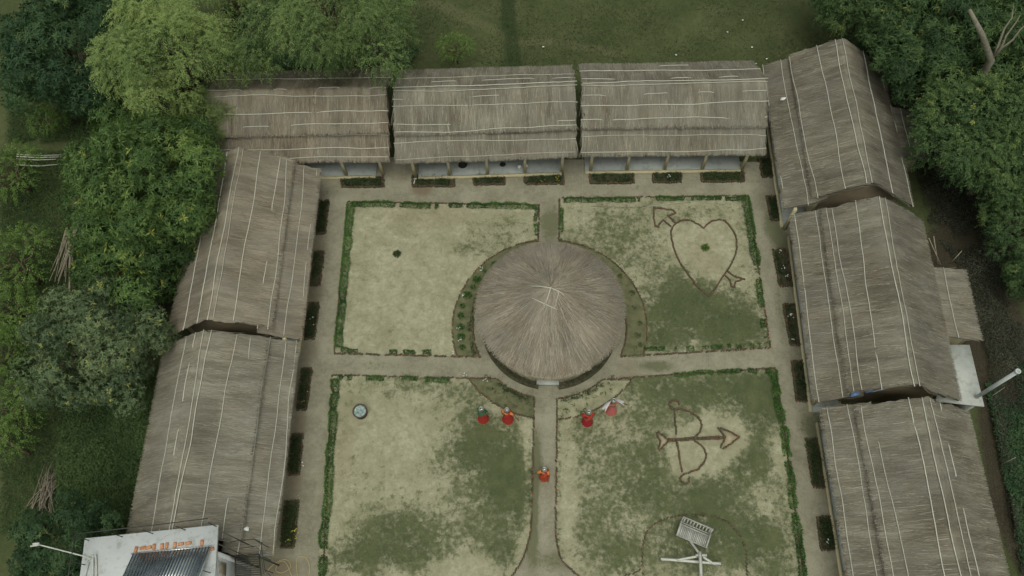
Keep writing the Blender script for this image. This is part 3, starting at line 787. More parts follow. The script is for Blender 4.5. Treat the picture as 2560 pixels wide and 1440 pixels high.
# seedlings along the path edges
mb = MB(); rng = np.random.default_rng(31)
for x0, y0, y1 in ((PX0 - .14, 12.0, 6.0), (PX1 + .14, 12.0, 5.0)):
    for y in np.arange(y1, y0, .24):
        if rng.random() < .75:
            qd = bush_quads(rng, (x0 + rng.normal(0, .03), y + rng.normal(0, .04), .05), .07, .08, 16, .06, .03)
            mb.quads(qd, np.clip(rng.normal(.45, .2, len(qd)), 0, 1))
tag(mb.build('edge_seedlings', LEAF_HEDGE), 'tiny seedlings planted along both brick edges of the central path', 'seedlings', None, 'stuff')
for px, py, r, lab, lf in ((993, 637, .22, 'lone small shrub on the bare lawn', LEAF_BED), (1762, 622, .24, 'small bright green bush in the middle of the brick heart', LEAF_SAPLING)):
    c = G(px, py); rng = np.random.default_rng(px)
    root = thing('small_shrub', lab, 'shrub', (c.x, c.y, .04))
    m = MB(); qd = bush_quads(rng, (c.x, c.y, .08), r, r * 1.1, 220, .11, .05); m.quads(qd, np.clip(rng.normal(.5, .2, len(qd)), 0, 1)); m.build('foliage', lf, root)
    m = MB(); m.tube([(c.x, c.y, .02), (c.x + .02, c.y, .16)], [.015, .008], 5); m.build('stem', MT['bark'], root)

# ------------------------------------------------------------------ thatched long houses
def prof_fn(P):
    vs = np.array([p[0] for p in P]); zs = np.array([p[1] for p in P])
    return lambda v: np.interp(v, vs, zs)

def thatch_sheet(m, O, U, V, L0, L1, zf, v0, v1, seed, thick=0.16, nu=70, nv=26, eave0=True, eave1=True, dens=230, tonebase=.5):
    """thatch slab following the profile zf between v0 and v1, plus loose straw lying down the slope and fringing the eaves"""
    rng = np.random.default_rng(seed)
    us = np.linspace(L0, L1, nu); vs = np.linspace(v0, v1, nv)
    Ug, Vg = np.meshgrid(us, vs)
    edge = np.zeros_like(Ug)
    e0 = (fbm(Vg * 1.7, Vg * 0 + 1, seed + 1, 3) - .5) * .30 + (vnoise(Vg * 7, Vg * 0, seed) - .5) * .08
    e1 = (fbm(Vg * 1.7, Vg * 0 + 5, seed + 2, 3) - .5) * .30 + (vnoise(Vg * 7, Vg * 0 + 3, seed) - .5) * .08
    w0 = np.clip(1 - (Ug - L0) / .8, 0, 1); w1 = np.clip(1 - (L1 - Ug) / .8, 0, 1)
    Uw = Ug + e0 * w0 + e1 * w1
    f0 = (fbm(Ug * .8, Ug * 0 + 2, seed + 4, 3) - .5) * .22; f1 = (fbm(Ug * .8, Ug * 0 + 8, seed + 5, 3) - .5) * .22
    Vw = Vg + f0 * np.clip(1 - (Vg - v0) / .7, 0, 1) + f1 * np.clip(1 - (v1 - Vg) / .7, 0, 1)
    def surf(u, v):
        return zf(v) + (fbm(u * .45, v * .6, seed + 9, 2) - .5) * .16 + (vnoise(u * 3, v * 2, seed + 12) - .5) * .035
    Z = surf(Uw, Vw)
    O3 = np.array([O.x, O.y, 0.0]); U3 = np.array([U.x, U.y, 0.0]); V3 = np.array([V.x, V.y, 0.0])
    def W3(u, v, z):
        return O3 + u[..., None] * U3 + v[..., None] * V3 + z[..., None] * np.array([0, 0, 1.0])
    top = W3(Uw, Vw, Z).reshape(-1, 3); bot = W3(Uw, Vw, Z - thick).reshape(-1, 3)
    idx = np.arange(nu * nv).reshape(nv, nu)
    F = np.stack([idx[:-1, :-1], idx[:-1, 1:], idx[1:, 1:], idx[1:, :-1]], -1).reshape(-1, 4)
    if np.dot(np.cross(U3, V3), [0, 0, 1]) < 0: F = F[:, ::-1]
    k = nu * nv
    ring = np.concatenate([idx[0, :], idx[1:, -1], idx[-1, -2::-1], idx[-2:0:-1, 0]])
    rn = np.roll(ring, -1)
    S = np.stack([ring, rn, rn + k, ring + k], -1)
    tb = tonebase + (fbm(Uw * .7, Vw * .9, seed + 20, 3) - .5) * .5
    uvt = np.stack([Uw, Vw], -1).reshape(-1, 2)
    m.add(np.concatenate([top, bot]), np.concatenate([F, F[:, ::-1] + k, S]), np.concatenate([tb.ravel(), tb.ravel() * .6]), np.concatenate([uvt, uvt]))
    # loose straw
    n = int((L1 - L0) * (v1 - v0) * dens)
    u = rng.uniform(L0, L1, n); v = rng.uniform(v0, v1, n)
    sl = np.sign(zf(v + .05) - zf(v - .05))                     # downslope is against sl
    down = -np.where(sl == 0, 1, sl)
    ln = rng.gamma(5, .10, n) + .15
    fringe = rng.random(n) < .16
    if eave0: v = np.where(fringe & (rng.random(n) < (.5 if eave1 else 1)), v0 + rng.uniform(0, .35, n), v)
    if eave1: v = np.where(fringe & (v > v0 + .36), v1 - rng.uniform(0, .35, n), v)
    down = np.where(v - v0 < .36, -1, np.where(v1 - v < .36, 1 if eave1 else down, down))
    dang = rng.normal(0, .10, n)
    du, dv = np.sin(dang) * ln, np.cos(dang) * ln * .93 * down
    v2 = v + dv; u2 = np.clip(u + du, L0 - .22, L1 + .22)
    over = np.maximum(v0 - v2, v2 - v1)
    lim = rng.uniform(-.02, .17, n)
    cut = np.clip(over - lim, 0, None); v2 = v2 - np.sign(dv) * cut
    keep = np.abs(v2 - v) > .06
    u, v, u2, v2 = u[keep], v[keep], u2[keep], v2[keep]; n = len(u)
    z1 = surf(u, v) + .006; z2 = surf(u2, np.clip(v2, v0, v1)) + rng.uniform(.004, .045, n) - np.clip(np.maximum(v0 - v2, v2 - v1), 0, 1) * .45
    A = W3(u, v, z1); B = W3(u2, v2, z2)
    w = rng.uniform(.005, .012, n)[:, None]
    s = np.broadcast_to(U3, A.shape) * w
    tn = np.clip(rng.normal(tonebase + .02, .14, n) + (fbm(u * .7, v * .9, seed + 20, 3) - .5) * .5, 0, 1.25)
    pale = rng.random(n) < .045
    tn = np.where(pale, 1.2, tn)
    uvq = np.stack([np.stack([u, v], -1)] * 4, 1).reshape(-1, 2)
    m.quads(np.stack([A - s, A + s, B + s * .6, B - s * .6], 1), tn, uvq)
    return surf

def batten(root, O, U, V, L0, L1, v, surf, seed, dash=False, r=0.021, over=.12, mat='bamboo', drift=.10, name='bamboo_batten', off=0.0):
    """split bamboo pole tied over the thatch; a dashed one dips under the straw here and there"""
    rng = np.random.default_rng(seed)
    n = int((L1 - L0) / .28)
    us = np.linspace(L0 - rng.uniform(-.05, over), L1 + rng.uniform(-.05, over), n)
    d0, d1 = rng.normal(0, drift, 2)
    t = np.linspace(0, 1, n)
    vv = v + d0 * (1 - t) * .6 + d1 * t * .6 + (fbm(us * .35, us * 0 + seed, seed, 2) - .5) * .16 + off * t
    zz = surf(us, vv) + r * 1.9
    if dash:
        zz = zz - np.clip((vnoise(us * .75, us * 0 + 3, seed + 5) - .52) * 1.2, -.0, .14)
    else:
        zz = zz - np.clip((vnoise(us * .5, us * 0 + 3, seed + 5) - .95) * 1.2, 0, .10)
    pts = [O + U * float(a) + V * float(b) for a, b in zip(us, vv)]
    m = MB()
    m.tube([(p.x, p.y, float(z)) for p, z in zip(pts, zz)], r * rng.uniform(.8, 1.15), 5, tone=rng.uniform(.3, .8))
    return m.build(name, MT[mat], root)

def solve_v(px, py, O, V, zfs, lo, hi):
    """which v on the profile does the camera ray through the pixel reach first"""
    best = None
    for zf, a, b in zfs:
        vs = np.linspace(a, b, 400)
        zs = zf(vs)
        for i in range(400):
            g = G(px, py, float(zs[i])); vv = (g - O).dot(V)
            e = vv - vs[i]
            if i and e * pe <= 0:
                if best is None or zs[i] > best[1]: best = (vs[i], zs[i], 0 if zf is zfs[0][0] else 1)
            pe = e
    return best

def long_house(label, ea, eb, vdir, prof, battens, seed, posts, mat='thatch', slab=(0, 0), main_cut=0.0, main_start=.02, wallmat='mud', post_px=None, tonebase=.5, vk=.24):
    """ea, eb: courtyard eave ends (photo pixels at eave height); prof: (vstep, zstep, vridge, zridge, vback, zback)"""
    ze = 2.1
    A = G(ea[0], ea[1], ze); B = G(eb[0], eb[1], ze)
    A.z = B.z = 0
    U = (B - A); L = U.length; U = U / L
    V = Vector((-U.y, U.x, 0)) * vdir
    O = A
    vs, zs, vr, zr, vb, zb = prof
    c = O + U * (L / 2) + V * (vb / 2)
    root = thing('thatched_long_house', label, 'house', (c.x, c.y, 0), 'thatched long houses around the courtyard')
    low = prof_fn([(-.3, ze - .14), (0, ze), (vs + .5, zs - .22 + .26)])
    main = prof_fn([(vs - .4, zs - .16), (vs - .15, zs), (vr - .45, zr - .22), (vr - .12, zr - .03), (vr + .12, zr - .03), (vr + .45, zr - .24), (vb, zb), (vb + .3, zb - .16)])
    L1m = L - main_cut
    m = MB(); s_low = thatch_sheet(m, O, U, V, 0, L, low, .08, vs + .45, seed, .14, 70, 14, True, False, 260, tonebase)
    t_low = m.build('veranda_thatch', MT[mat], root)
    m = MB(); s_main = thatch_sheet(m, O, U, V, main_start, L1m, main, vs - .15, vb, seed + 50, .18, 76, 40, True, True, 240, tonebase)
    t_main = m.build('main_thatch', MT[mat], root)
    sec_x, sec_y, items = battens
    mid = .5
    for k, it in enumerate(items):
        dash = it < 0; it = abs(it)
        px, py = (sec_x, it) if sec_y is None else (it, sec_y)
        r = solve_v(px, py, O, V, ((main, vs - .15, vb), (low, 0, vs + .2)), 0, 0)
        if r is None:
            continue
        if r[2] == 0: batten(t_main, O, U, V, main_start, L1m, r[0], s_main, seed * 31 + k, dash)
        else: batten(t_low, O, U, V, 0.0, L, min(r[0], vs - .12), s_low, seed * 31 + k, dash)
    # walls of the room under the main roof, with gables
    def Q(u, v): p = O + U * u + V * v; return (p.x, p.y)
    ui0, ui1 = .55, L1m - .55
    w0, w1 = vs + .35, vb - .55
    hw = float(min(main(w0), main(w1))) - .22
    th = .22
    def wallbox(u0, u1, v0, v1, z1, z0=0.0):
        mm_ = MB(); mm_.prism([Q(u0, v0), Q(u1, v0), Q(u1, v1), Q(u0, v1)] if vdir > 0 else [Q(u0, v1), Q(u1, v1), Q(u1, v0), Q(u0, v0)], z0, z1)
        return mm_
    wallbox(ui0, ui1, w0, w0 + th, hw).build('wall', MT['cream'], root)
    wallbox(ui0, ui1, w1 - th, w1, hw).build('wall', MT[wallmat], root)
    for ug in (ui0, ui1 - th):
        mm_ = MB()
        vsamp = [w0 + th + .003, vr - .4, vr, vr + .4, w1 - th - .003]
        topz = [float(main(v)) - .24 for v in vsamp]
        vv = []
        for u in (ug, ug + th):
            vv += [Q(u, v) + (0.0,) for v in (vsamp[0], vsamp[-1])] + [Q(u, v) + (z,) for v, z in zip(vsamp[::-1], topz[::-1])]
        n7 = 7
        f = [tuple(range(n7)), tuple(range(2 * n7 - 1, n7 - 1, -1))] + [(i, n7 + i, n7 + (i + 1) % n7, (i + 1) % n7) for i in range(n7)]
        mm_.add(vv, f); mm_.build('gable_wall', MT[wallmat], root)
    # veranda floor with its cream kerb, and posts
    us0, us1 = slab
    wallbox(us0, L - us1, vk + .12, w0 - .003, .20, -.1).build('veranda_floor', MT['cement'], root)
    wallbox(us0, L - us1, vk, vk + .117, .225, -.1).build('floor_kerb', MT['cream'], root)
    for u in posts if post_px is None else [(G(px, py, .3) - O).dot(U) for px, py in post_px]:
        p = Q(u, vk + .16)
        mm_ = MB(); mm_.box((p[0], p[1], (.203 + float(low(vk + .16)) - .10) / 2), (.15, .15, float(low(vk + .16)) - .10 - .203), math.atan2(U.y, U.x)); mm_.build('post', MT['cream'], root)
    return dict(root=root, O=O, U=U, V=V, L=L, main=main, low=low, s_main=s_main, s_low=s_low, Q=Q, t_main=t_main, t_low=t_low)

PN = (1.42, 3.0, 3.35, 4.05, 5.95, 2.55)
PW = (1.45, 3.0, 3.75, 4.3, 6.45, 2.3)
PE = (1.50, 3.0, 3.70, 4.3, 6.55, 2.25)
N1 = long_house('brown thatched long house at the back corner, overhung by a feathery tree', (523, 412), (972, 402), 1, PN, (750, None, [198, -222, 237, 283, -317, 341, 375, 396]), 101, [], 'thatch_brown', (.3, 1.1), post_px=[(675, 447), (768, 445), (865, 438), (957, 436)], tonebase=.44)
N2 = long_house('thatched long house at the back with black bundles and white sacks on its veranda', (990, 408), (1442, 394), 1, PN, (1200, None, [-171, 192, -201, 213, 222, -242, 268, -306, 327, 351, 388]), 102, [], 'thatch', (.95, .75), post_px=[(1038, 436), (1125, 434), (1219, 432), (1313, 432), (1405, 431)], tonebase=.40)
N3 = long_house('pale thatched long house at the back with an empty veranda of five posts', (1455, 392), (1914, 386), 1, PN, (1680, None, [-163, 178, -195, 203, 213, -235, 258, -299, 319, 344, 378]), 103, [], 'thatch', (.3, .85), post_px=[(1477, 432), (1568, 430), (1663, 429), (1757, 427), (1857, 425)], tonebase=.44)
W1 = long_house('thatched long house beside the big mango tree, with three beds before it', (802, 424), (754, 846), -1, PW, (None, 640, [-452, 496, 524, 547, 561, 616, -665, 692, 735, -767]), 104, [.6, 3, 5.4, 7.8, 9.9], 'thatch_brown', (.2, .05), tonebase=.58, vk=.62, main_cut=.22)
W2 = long_house('thatched long house ending at the white flat-roofed house', (749, 856), (684, 1386), -1, PW, (None, 1150, [-353, 408, -433, 458, 474, 537, -583, 625, 678, -707]), 105, [.4, 2.6, 4.8, 7.0, 9.4], 'thatch', (.2, .2), main_cut=.45, tonebase=.54, vk=.62, main_start=.2)
E1 = long_house('thatched long house at the far corner under the trees, white scrap on its roof', (1906, 166), (1958, 522), 1, PE, (None, 320, [-1932, 1985, 2011, 2081, 2133, 2150, 2197, -2234]), 106, [.6, 2.8, 5.0, 7.2, 9.5], 'thatch', (.2, .05), tonebase=.34, vk=.42, main_cut=.15)
E2 = long_house('thatched long house between its two neighbours, with a lean-to on its forest side', (1974, 541), (2034, 1002), 1, PE, (None, 720, [2012, 2066, 2096, 2115, 2170, 2234, 2251, -2342]), 107, [.4, 2.6, 4.8, 7.0, 9.4], 'thatch', (.1, .1), tonebase=.34, vk=.42, main_cut=.15, main_start=.15)
E3 = long_house('thatched long house with a ragged forest-side eave, next to the concrete slab roof', (2049, 1022), (2150, 1640), 1, PE, (None, 1250, [2105, 2162, 2200, -2227, -2318, 2357, 2380, -2402]), 108, [.4, 2.6, 4.8, 7.0, 9.4], 'thatch', (.1, .1), tonebase=.40, vk=.42, main_start=.2)

# lean-to roofs on the forest side
def lean_to(name, label, hs, u0, u1, v0, v1, z0, z1, seed, bats, mat='thatch'):
    O, U, V = hs['O'], hs['U'], hs['V']
    c = O + U * ((u0 + u1) / 2) + V * ((v0 + v1) / 2)
    root = thing(name, label, 'lean-to', (c.x, c.y, 0))
    zf = prof_fn([(v0, z0), (v1, z1), (v1 + .3, z1 - .12)])
    m = MB(); s = thatch_sheet(m, O, U, V, u0, u1, zf, v0, v1, seed, .12, 30, 12, False, True, 190, .44)
    t = m.build('thatch', MT[mat], root)
    for k, (v, dash) in enumerate(bats): batten(t, O, U, V, u0, u1, v, s, seed * 7 + k, dash)
    Q = hs['Q']
    m = MB(); m.prism([Q(u0 + .25, v1 - .5), Q(u1 - .25, v1 - .5), Q(u1 - .25, v1 - .35), Q(u0 + .25, v1 - .35)], 0, z1 - .1); m.build('wall', MT['mud'], root)
    for u in (u0 + .25, u1 - .40):
        m = MB()
        a, b = v0 + .02, v1 - .503
        vv = [Q(u, a) + (0,), Q(u, b) + (0,), Q(u, b) + (float(zf(b)) - .13,), Q(u, a) + (float(zf(a)) - .13,), Q(u + .15, a) + (0,), Q(u + .15, b) + (0,), Q(u + .15, b) + (float(zf(b)) - .13,), Q(u + .15, a) + (float(zf(a)) - .13,)]
        m.add(vv, [(0, 1, 2, 3), (7, 6, 5, 4), (0, 4, 5, 1), (1, 5, 6, 2), (2, 6, 7, 3), (3, 7, 4, 0)]); m.build('side_wall', MT['cream'], root)
    return root
def uv_of(hs, px, py, z):
    g = G(px, py, z) - hs['O']; return g.dot(hs['U']), g.dot(hs['V'])
ua, va = uv_of(E1, 2262, 270, 2.1); ub, vb_ = uv_of(E1, 2318, 402, 1.75)
lean_to('lean_to', 'brown thatched lean-to on the far corner house, half under the trees', E1, ua, ub, 6.1, max(vb_, 7.7), 2.30, 1.75, 201, [(6.6, True), (7.2, False)])
ua, va = uv_of(E2, 2345, 668, 2.1); ub, vb_ = uv_of(E2, 2452, 852, 1.75)
lean_to('lean_to', 'brown thatched lean-to with two bamboo battens beside the grey scrub', E2, ua, ub, 6.0, max(vb_, 7.9), 2.34, 1.8, 202, [(6.55, False), (7.25, False)])

# concrete slab roof of the wash room and its vent pipe
p = [G(2370, 862, 1.98), G(2424, 862, 1.98), G(2461, 1016, 1.98), G(2340, 1003, 1.98)]
c = G(2435, 960)
root = thing('wash_room', 'small wash room with a flat pale concrete slab roof and vent pipe', 'outbuilding', (c.x, c.y, 0))
m = MB(); m.prism([(a.x, a.y) for a in p][::-1], 1.86, 1.98); m.build('slab_roof', MT['concrete'], root)
iw = [G(2415, 890), G(2440, 995), G(2370, 985)]
m = MB(); a, b_ = G(2418, 870, 2.0), G(2452, 1008, 2.0)
d = (b_ - a).normalized(); nrm = Vector((d.y, -d.x, 0)); 
m.prism([(a.x - .02, a.y), (b_.x - .02, b_.y), (b_.x - .2, b_.y), (a.x - .2, a.y)], 0, 1.858); m.build('wall', MT['concrete'], root)
a = G(2441, 993, 1.98); b_ = G(2541, 920, 5.55)
m = MB(); m.tube([(a.x, a.y, 1.95), (a.x, a.y, 5.45)], .085, 14); m.build('vent_pipe', MT['pipe'], root, True)
m = MB(); m.lathe([(.09, 0), (.115, 0), (.115, .10), (.075, .10), (.075, -.1)], (a.x, a.y, 5.45), 14); m.build('pipe_collar', MT['pipe'], root)

# ------------------------------------------------------------------ round hut
CYR = CY + .16
def round_hut(CY=CYR):
    root = thing('round_hut', 'round hut with a conical thatched roof at the crossing of the paths', 'hut', (CX, CY, 0))
    R0, ze, za = 3.56, 2.05, 4.2
    rng = np.random.default_rng(77)
    m = MB(); seg, rings = 96, 22
    def zc(r): return za - (za - ze) * (np.clip(r, 0, 9) / R0) ** 1.12
    vs, tn, uv = [], [], []
    for layer in (0, 1):
        for i in range(rings):
            for k in range(seg):
                a = 2 * math.pi * k / seg; r = .02 + (R0 - .02) * i / (rings - 1)
                r += (fbm(a * 2.4, 1, 3, 2) - .5) * .18 * (i / (rings - 1))
                z = float(zc(r)) + (float(vnoise(a * 5, r * 1.5, 4)) - .5) * .07 * min(1, r)
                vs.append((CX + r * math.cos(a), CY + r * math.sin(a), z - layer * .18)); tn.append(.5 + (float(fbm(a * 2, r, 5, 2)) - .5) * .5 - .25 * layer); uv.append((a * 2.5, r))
    f = []
    nl = rings * seg
    for i in range(rings - 1):
        for k in range(seg):
            q4 = (i * seg + k, (i + 1) * seg + k, (i + 1) * seg + (k + 1) % seg, i * seg + (k + 1) % seg)
            f.append(q4); f.append(tuple(x + nl for x in q4[::-1]))
    for k in range(seg):
        a, b = (rings - 1) * seg + k, (rings - 1) * seg + (k + 1) % seg
        f.append((a, a + nl, b + nl, b))
    f.append(tuple(range(seg))[::-1])
    m.add(vs, f, np.array(tn), np.array(uv))
    n = 11500
    an = rng.uniform(0, 2 * math.pi, n); r1 = R0 * np.sqrt(rng.uniform(0.0, 1, n)); ln = rng.gamma(6, .11, n) + .2
    fr = rng.random(n) < .2; r1 = np.where(fr, R0 - rng.uniform(.1, .5, n), r1)
    cap = rng.random(n) < .05; r1 = np.where(cap, rng.uniform(.05, .6, n), r1)
    r2 = np.minimum(r1 + ln, R0 + rng.uniform(-.05, .22, n)); da = rng.normal(0, .05, n) / np.maximum(r1, .5) * 2
    def P3(a, r, dz): return np.stack([CX + r * np.cos(a), CY + r * np.sin(a), zc(r) + dz], -1)
    A = P3(an, r1, .02 + (vnoise(an * 5, r1 * 1.5, 4) - .5) * .07 * np.minimum(1, r1)); B = P3(an + da, r2, .02 + rng.uniform(0, .05, n) - np.clip(r2 - R0, 0, 1) * .3)
    tdir = np.stack([-np.sin(an), np.cos(an), an * 0], -1) * rng.uniform(.006, .014, n)[:, None]
    tones = np.clip(rng.normal(.50, .17, n) + (fbm(an * 2, r1, 5, 2) - .5) * .4, 0, 1.2); tones = np.where(rng.random(n) < .07, 1.15, tones)
    m.quads(np.stack([A - tdir, A + tdir, B + tdir * .6, B - tdir * .6], 1), tones, np.repeat(np.stack([an * 2.5, r1], -1), 4, 0))
    th = m.build('conical_thatch', MT['thatch_hut'], root)
    # crossed sticks pinning the cap
    for pts in ([(1320, 714), (1350, 716), (1378, 720), (1400, 730), (1412, 740)], [(1330, 745), (1360, 759), (1393, 774)], [(1378, 716), (1370, 742), (1361, 769)], [(1400, 702), (1396, 735), (1386, 772)]):
        P = []
        for px, py in pts:
            z = 3.9
            for _ in range(12):
                g = G(px, py, z); z = float(zc(math.hypot(g.x - CX, g.y - CY))) + .06
            P.append((g.x, g.y, z))
        mm_ = MB(); mm_.tube(P, .024 if pts[0][0] != 1400 else .014, 6, .6); mm_.build('pinning_stick', MT['bamboo'], th)
    # low parapet, posts, floor, entrance step
    mm_ = MB(); mm_.lathe([(0.02, .22), (3.0, .22), (3.0, 0)], (CX, CY, 0), 48); mm_.build('floor', MT['cement'], root)
    mm_ = MB(); mm_.lathe([(2.98, .223), (2.98, .62), (3.13, .62), (3.13, 0)], (CX, CY, 0), 48); mm_.build('parapet', MT['cream'], root)
    for k in range(10):
        a = math.radians(18 + 36 * k); mm_ = MB(); x, y = CX + 2.87 * math.cos(a), CY + 2.87 * math.sin(a)
        mm_.tube([(x, y, .2), (x, y, float(zc(2.87)) - .18)], .07, 8); mm_.build('post', MT['cream'], root)
    a, b_ = G(1342, 936, .2), G(1397, 962, .2)
    mm_ = MB(); mm_.prism([(a.x, b_.y), (b_.x, b_.y), (b_.x, CY - 3.14), (a.x, CY - 3.14)], 0, .21); mm_.build('entrance_step', MT['concrete'], root)
    return root
round_hut()
root = thing('plinth_bed', 'dark planted strip around the foot of the round hut', 'flower bed', (CX, CY - 3.4, 0))
m = MB(); n = 40; vs = []
A0, A1 = 185, 355
for i in range(n + 1):
    a = math.radians(A0 + (A1 - A0) * i / n)
    for r, z in ((3.16, .16), (3.26, .18), (3.44, .12), (3.48, .0)): vs.append((CX + r * math.cos(a), CY + r * math.sin(a), z))
fs = []
for i in range(n):
    a = A0 + (A1 - A0) * (i + .5) / n
    if abs(a - 270.5) < 9: continue
    fs += [(i * 4 + j, i * 4 + j + 1, (i + 1) * 4 + j + 1, (i + 1) * 4 + j)[::-1] for j in range(3)]
m.add(vs, [f_[::-1] for f_ in fs]); m.build('soil', MT['soil'], root)
rng = np.random.default_rng(12); m = MB()
for a in np.arange(A0 + 2, A1, 1.6):
    if abs(a - 270.5) < 11: continue
    p = pt(3.32 + rng.uniform(-.08, .08), a); qd = bush_quads(rng, (p[0], p[1], .16), .13, .12, 18, .09, .03); m.quads(qd, np.clip(rng.normal(.35, .2, len(qd)), 0, 1))
m.build('plants', LEAF_BED, root)['kind'] = 'stuff'

# ------------------------------------------------------------------ planter beds before the verandas
def planter(label, pxs, seed, plants=26, flowers=None, leaf=LEAF_BED, tone=.42, grp='brick flower beds before the verandas', fill=1.0, tall=.20):
    """pxs: four ground pixels of the brick rim, in order"""
    rng = np.random.default_rng(seed)
    P = [G(x, y, .10) for x, y in pxs]
    c = sum(P, Vector()) / 4
    root = thing('flower_bed', label, 'flower bed', (c.x, c.y, 0), grp)
    ins = [c + (p - c) * .98 for p in P]
    m = MB(); k = 9
    vs = []
    for i in range(k):
        for j in range(k):
            a, b = i / (k - 1), j / (k - 1)
            p = (ins[0] * (1 - a) + ins[1] * a) * (1 - b) + (ins[3] * (1 - a) + ins[2] * a) * b
            vs.append((p.x, p.y, .05 + rng.uniform(-.015, .02)))
    m.add(vs, [(i * k + j, (i + 1) * k + j, (i + 1) * k + j + 1, i * k + j + 1) for i in range(k - 1) for j in range(k - 1)])
    m.build('soil', MT['soil'], root)
    m = MB()
    for a, b in zip(P, P[1:] + P[:1]):
        for p, h in along([a, b], .125):
            if rng.random() < .06: continue
            m.box((p.x + rng.normal(0, .012), p.y + rng.normal(0, .012), .08 + rng.normal(0, .012)), (.13, .06, .13), h + .6 + rng.normal(0, .15), tone=rng.uniform(0, .7))
    b = m.build('brick_rim', MT['brick'], root); b['kind'] = 'stuff'
    m = MB(); sz = (P[1] - P[0]).length * (P[2] - P[1]).length
    for i in range(int(plants * 3.4)):
        a, b = rng.uniform(.06, .94, 2)
        if rng.random() > fill: a = a * .4
        p = (ins[0] * (1 - a) + ins[1] * a) * (1 - b) + (ins[3] * (1 - a) + ins[2] * a) * b
        r = rng.uniform(.08, .17)
        qd = bush_quads(rng, (p.x, p.y, .06), r, rng.uniform(.6, 1.4) * tall, 26, .10, .035)
        m.quads(qd, np.clip(rng.normal(tone, .2, len(qd)), 0, 1))
    m.build('plants', leaf, root)['kind'] = 'stuff'
    if flowers:
        mat, spots = flowers
        m = MB()
        for px, py, n in spots: flower_heads(rng, m, G(px, py, .28), n, .07, .28)
        m.build('flowers', MT[mat], root)
    return root
def pxrect(x0, y0, x1, y1, sk=0): return [(x0, y1), (x1, y1), (x1 - sk, y0), (x0 - sk, y0)]
planter('planted bed with a tall weed before the brown back house', pxrect(853, 443, 958, 466), 41, 30, None)
planter('bed spilling red brick dust, near the black bundles', pxrect(1031, 438, 1135, 465), 42, 26)
planter('short plain bed in front of the black bundle on the veranda', pxrect(1184, 436, 1261, 460), 43, 20)
planter('bed with yellow flowers in front of the white sacks', pxrect(1311, 434, 1409, 459), 44, 28, ('petal_yellow', [(1395, 440, 5), (1355, 448, 3), (1390, 449, 2)]))
planter('long bed with a bare sandy middle before the empty veranda', pxrect(1474, 432, 1584, 457), 45, 22, None, LEAF_BED, .45)
planter('short bed with white flowers before the empty veranda', pxrect(1633, 430, 1703, 455), 46, 20, ('petal_white', [(1672, 440, 5)]))
planter('thick leafy bed before the last post of the empty veranda', pxrect(1754, 428, 1860, 453), 47, 36, None, LEAF_BED, .5)
def pxv(x0, y0, x1, y1, w):   # bed along a side veranda: centre line ends and width
    return [(x1 - w / 2, y1), (x1 + w / 2, y1), (x0 + w / 2, y0), (x0 - w / 2, y0)]
planter('dark bed nearest the back corner on the mango tree side', pxv(811, 500, 801, 583, 22), 51, 24)
planter('half empty bed with a light green plant at its end, mango tree side', pxv(799, 628, 788, 712, 22), 52, 14, None, LEAF_BED, .5, fill=.3)
planter('bed with four white flowers before the roof gap', pxv(785, 757, 772, 847, 24), 53, 24, ('petal_white', [(779, 795, 3), (786, 812, 1)]))
planter('slim bed with a yellow flower south of the roof gap', pxv(768, 920, 753, 1024, 23), 54, 24, ('petal_yellow', [(757, 1005, 2), (764, 972, 1)]))
planter('bed of grey green plants with brick rim crumbling, west side', pxv(744, 1084, 734, 1186, 26), 55, 30, ('petal_white', [(757, 1155, 2)]))
planter('overgrown bed full of yellow blooms near the white flat-roofed house', pxv(730, 1252, 717, 1368, 32), 56, 44, ('petal_yellow', [(735, 1325, 6), (722, 1350, 5), (741, 1340, 4), (745, 1240, 2)]), LEAF_BED, .6, tall=.3)
planter('dark bed in the corner beside the far corner house', pxv(1912, 393, 1919, 441, 26), 61, 16)
planter('bed beside the open gap between two east houses', pxv(1929, 490, 1942, 549, 26), 62, 20)
planter('east bed with three clumps of white flowers', pxv(1949, 622, 1966, 714, 32), 63, 14, ('petal_white', [(1951, 627, 5), (1959, 668, 6), (1970, 690, 5)]), fill=.5)
planter('east bed with a big clump of white flowers at its middle', pxv(1974, 760, 1993, 862, 32), 64, 14, ('petal_white', [(1978, 790, 9), (1984, 848, 3)]), fill=.5)
planter('east bed of low dark weeds beside the cross path end', pxv(2000, 902, 2012, 1002, 40), 65, 22)
planter('long east bed with bushy green plants at one end', pxv(2033, 1096, 2053, 1218, 38), 66, 26, None, LEAF_BED, .5, fill=.6, tall=.3)
planter('east bed with white flowers at one corner, by the ragged eave house', pxv(2065, 1291, 2076, 1374, 44), 67, 26, ('petal_white', [(2072, 1351, 4)]), LEAF_BED, .45)

# ------------------------------------------------------------------ trees
def clump_crown(rng, rx, ry, rz, nclump, flat=.25, cr=(.28, .42), lobe=0.0):
    """centres and radii of leaf clumps spread through a rounded crown about the origin"""
    out = []
    tries = 0
    while len(out) < nclump and tries < 6000:
        tries += 1
        d = unit(rng.normal(0, 1, 3)); d[2] = abs(d[2]) if rng.random() < .82 else d[2] * .5
        d = unit(d)
        k = 1 + lobe * (vnoise(np.array([d[0] * 1.7 + 5]), np.array([d[1] * 1.7 + d[2] + 5]), int(rng.integers(1, 4)))[0] - .5)
        rad = rng.uniform(.55, .86) * k
        c = d * rad * np.array([rx, ry, rz])
        r = rng.uniform(*cr) * (rx + ry) / 2
        if all(np.linalg.norm(c - o[0]) > .52 * (r + o[1]) * .9 for o in out): out.append((c, r))
    return out

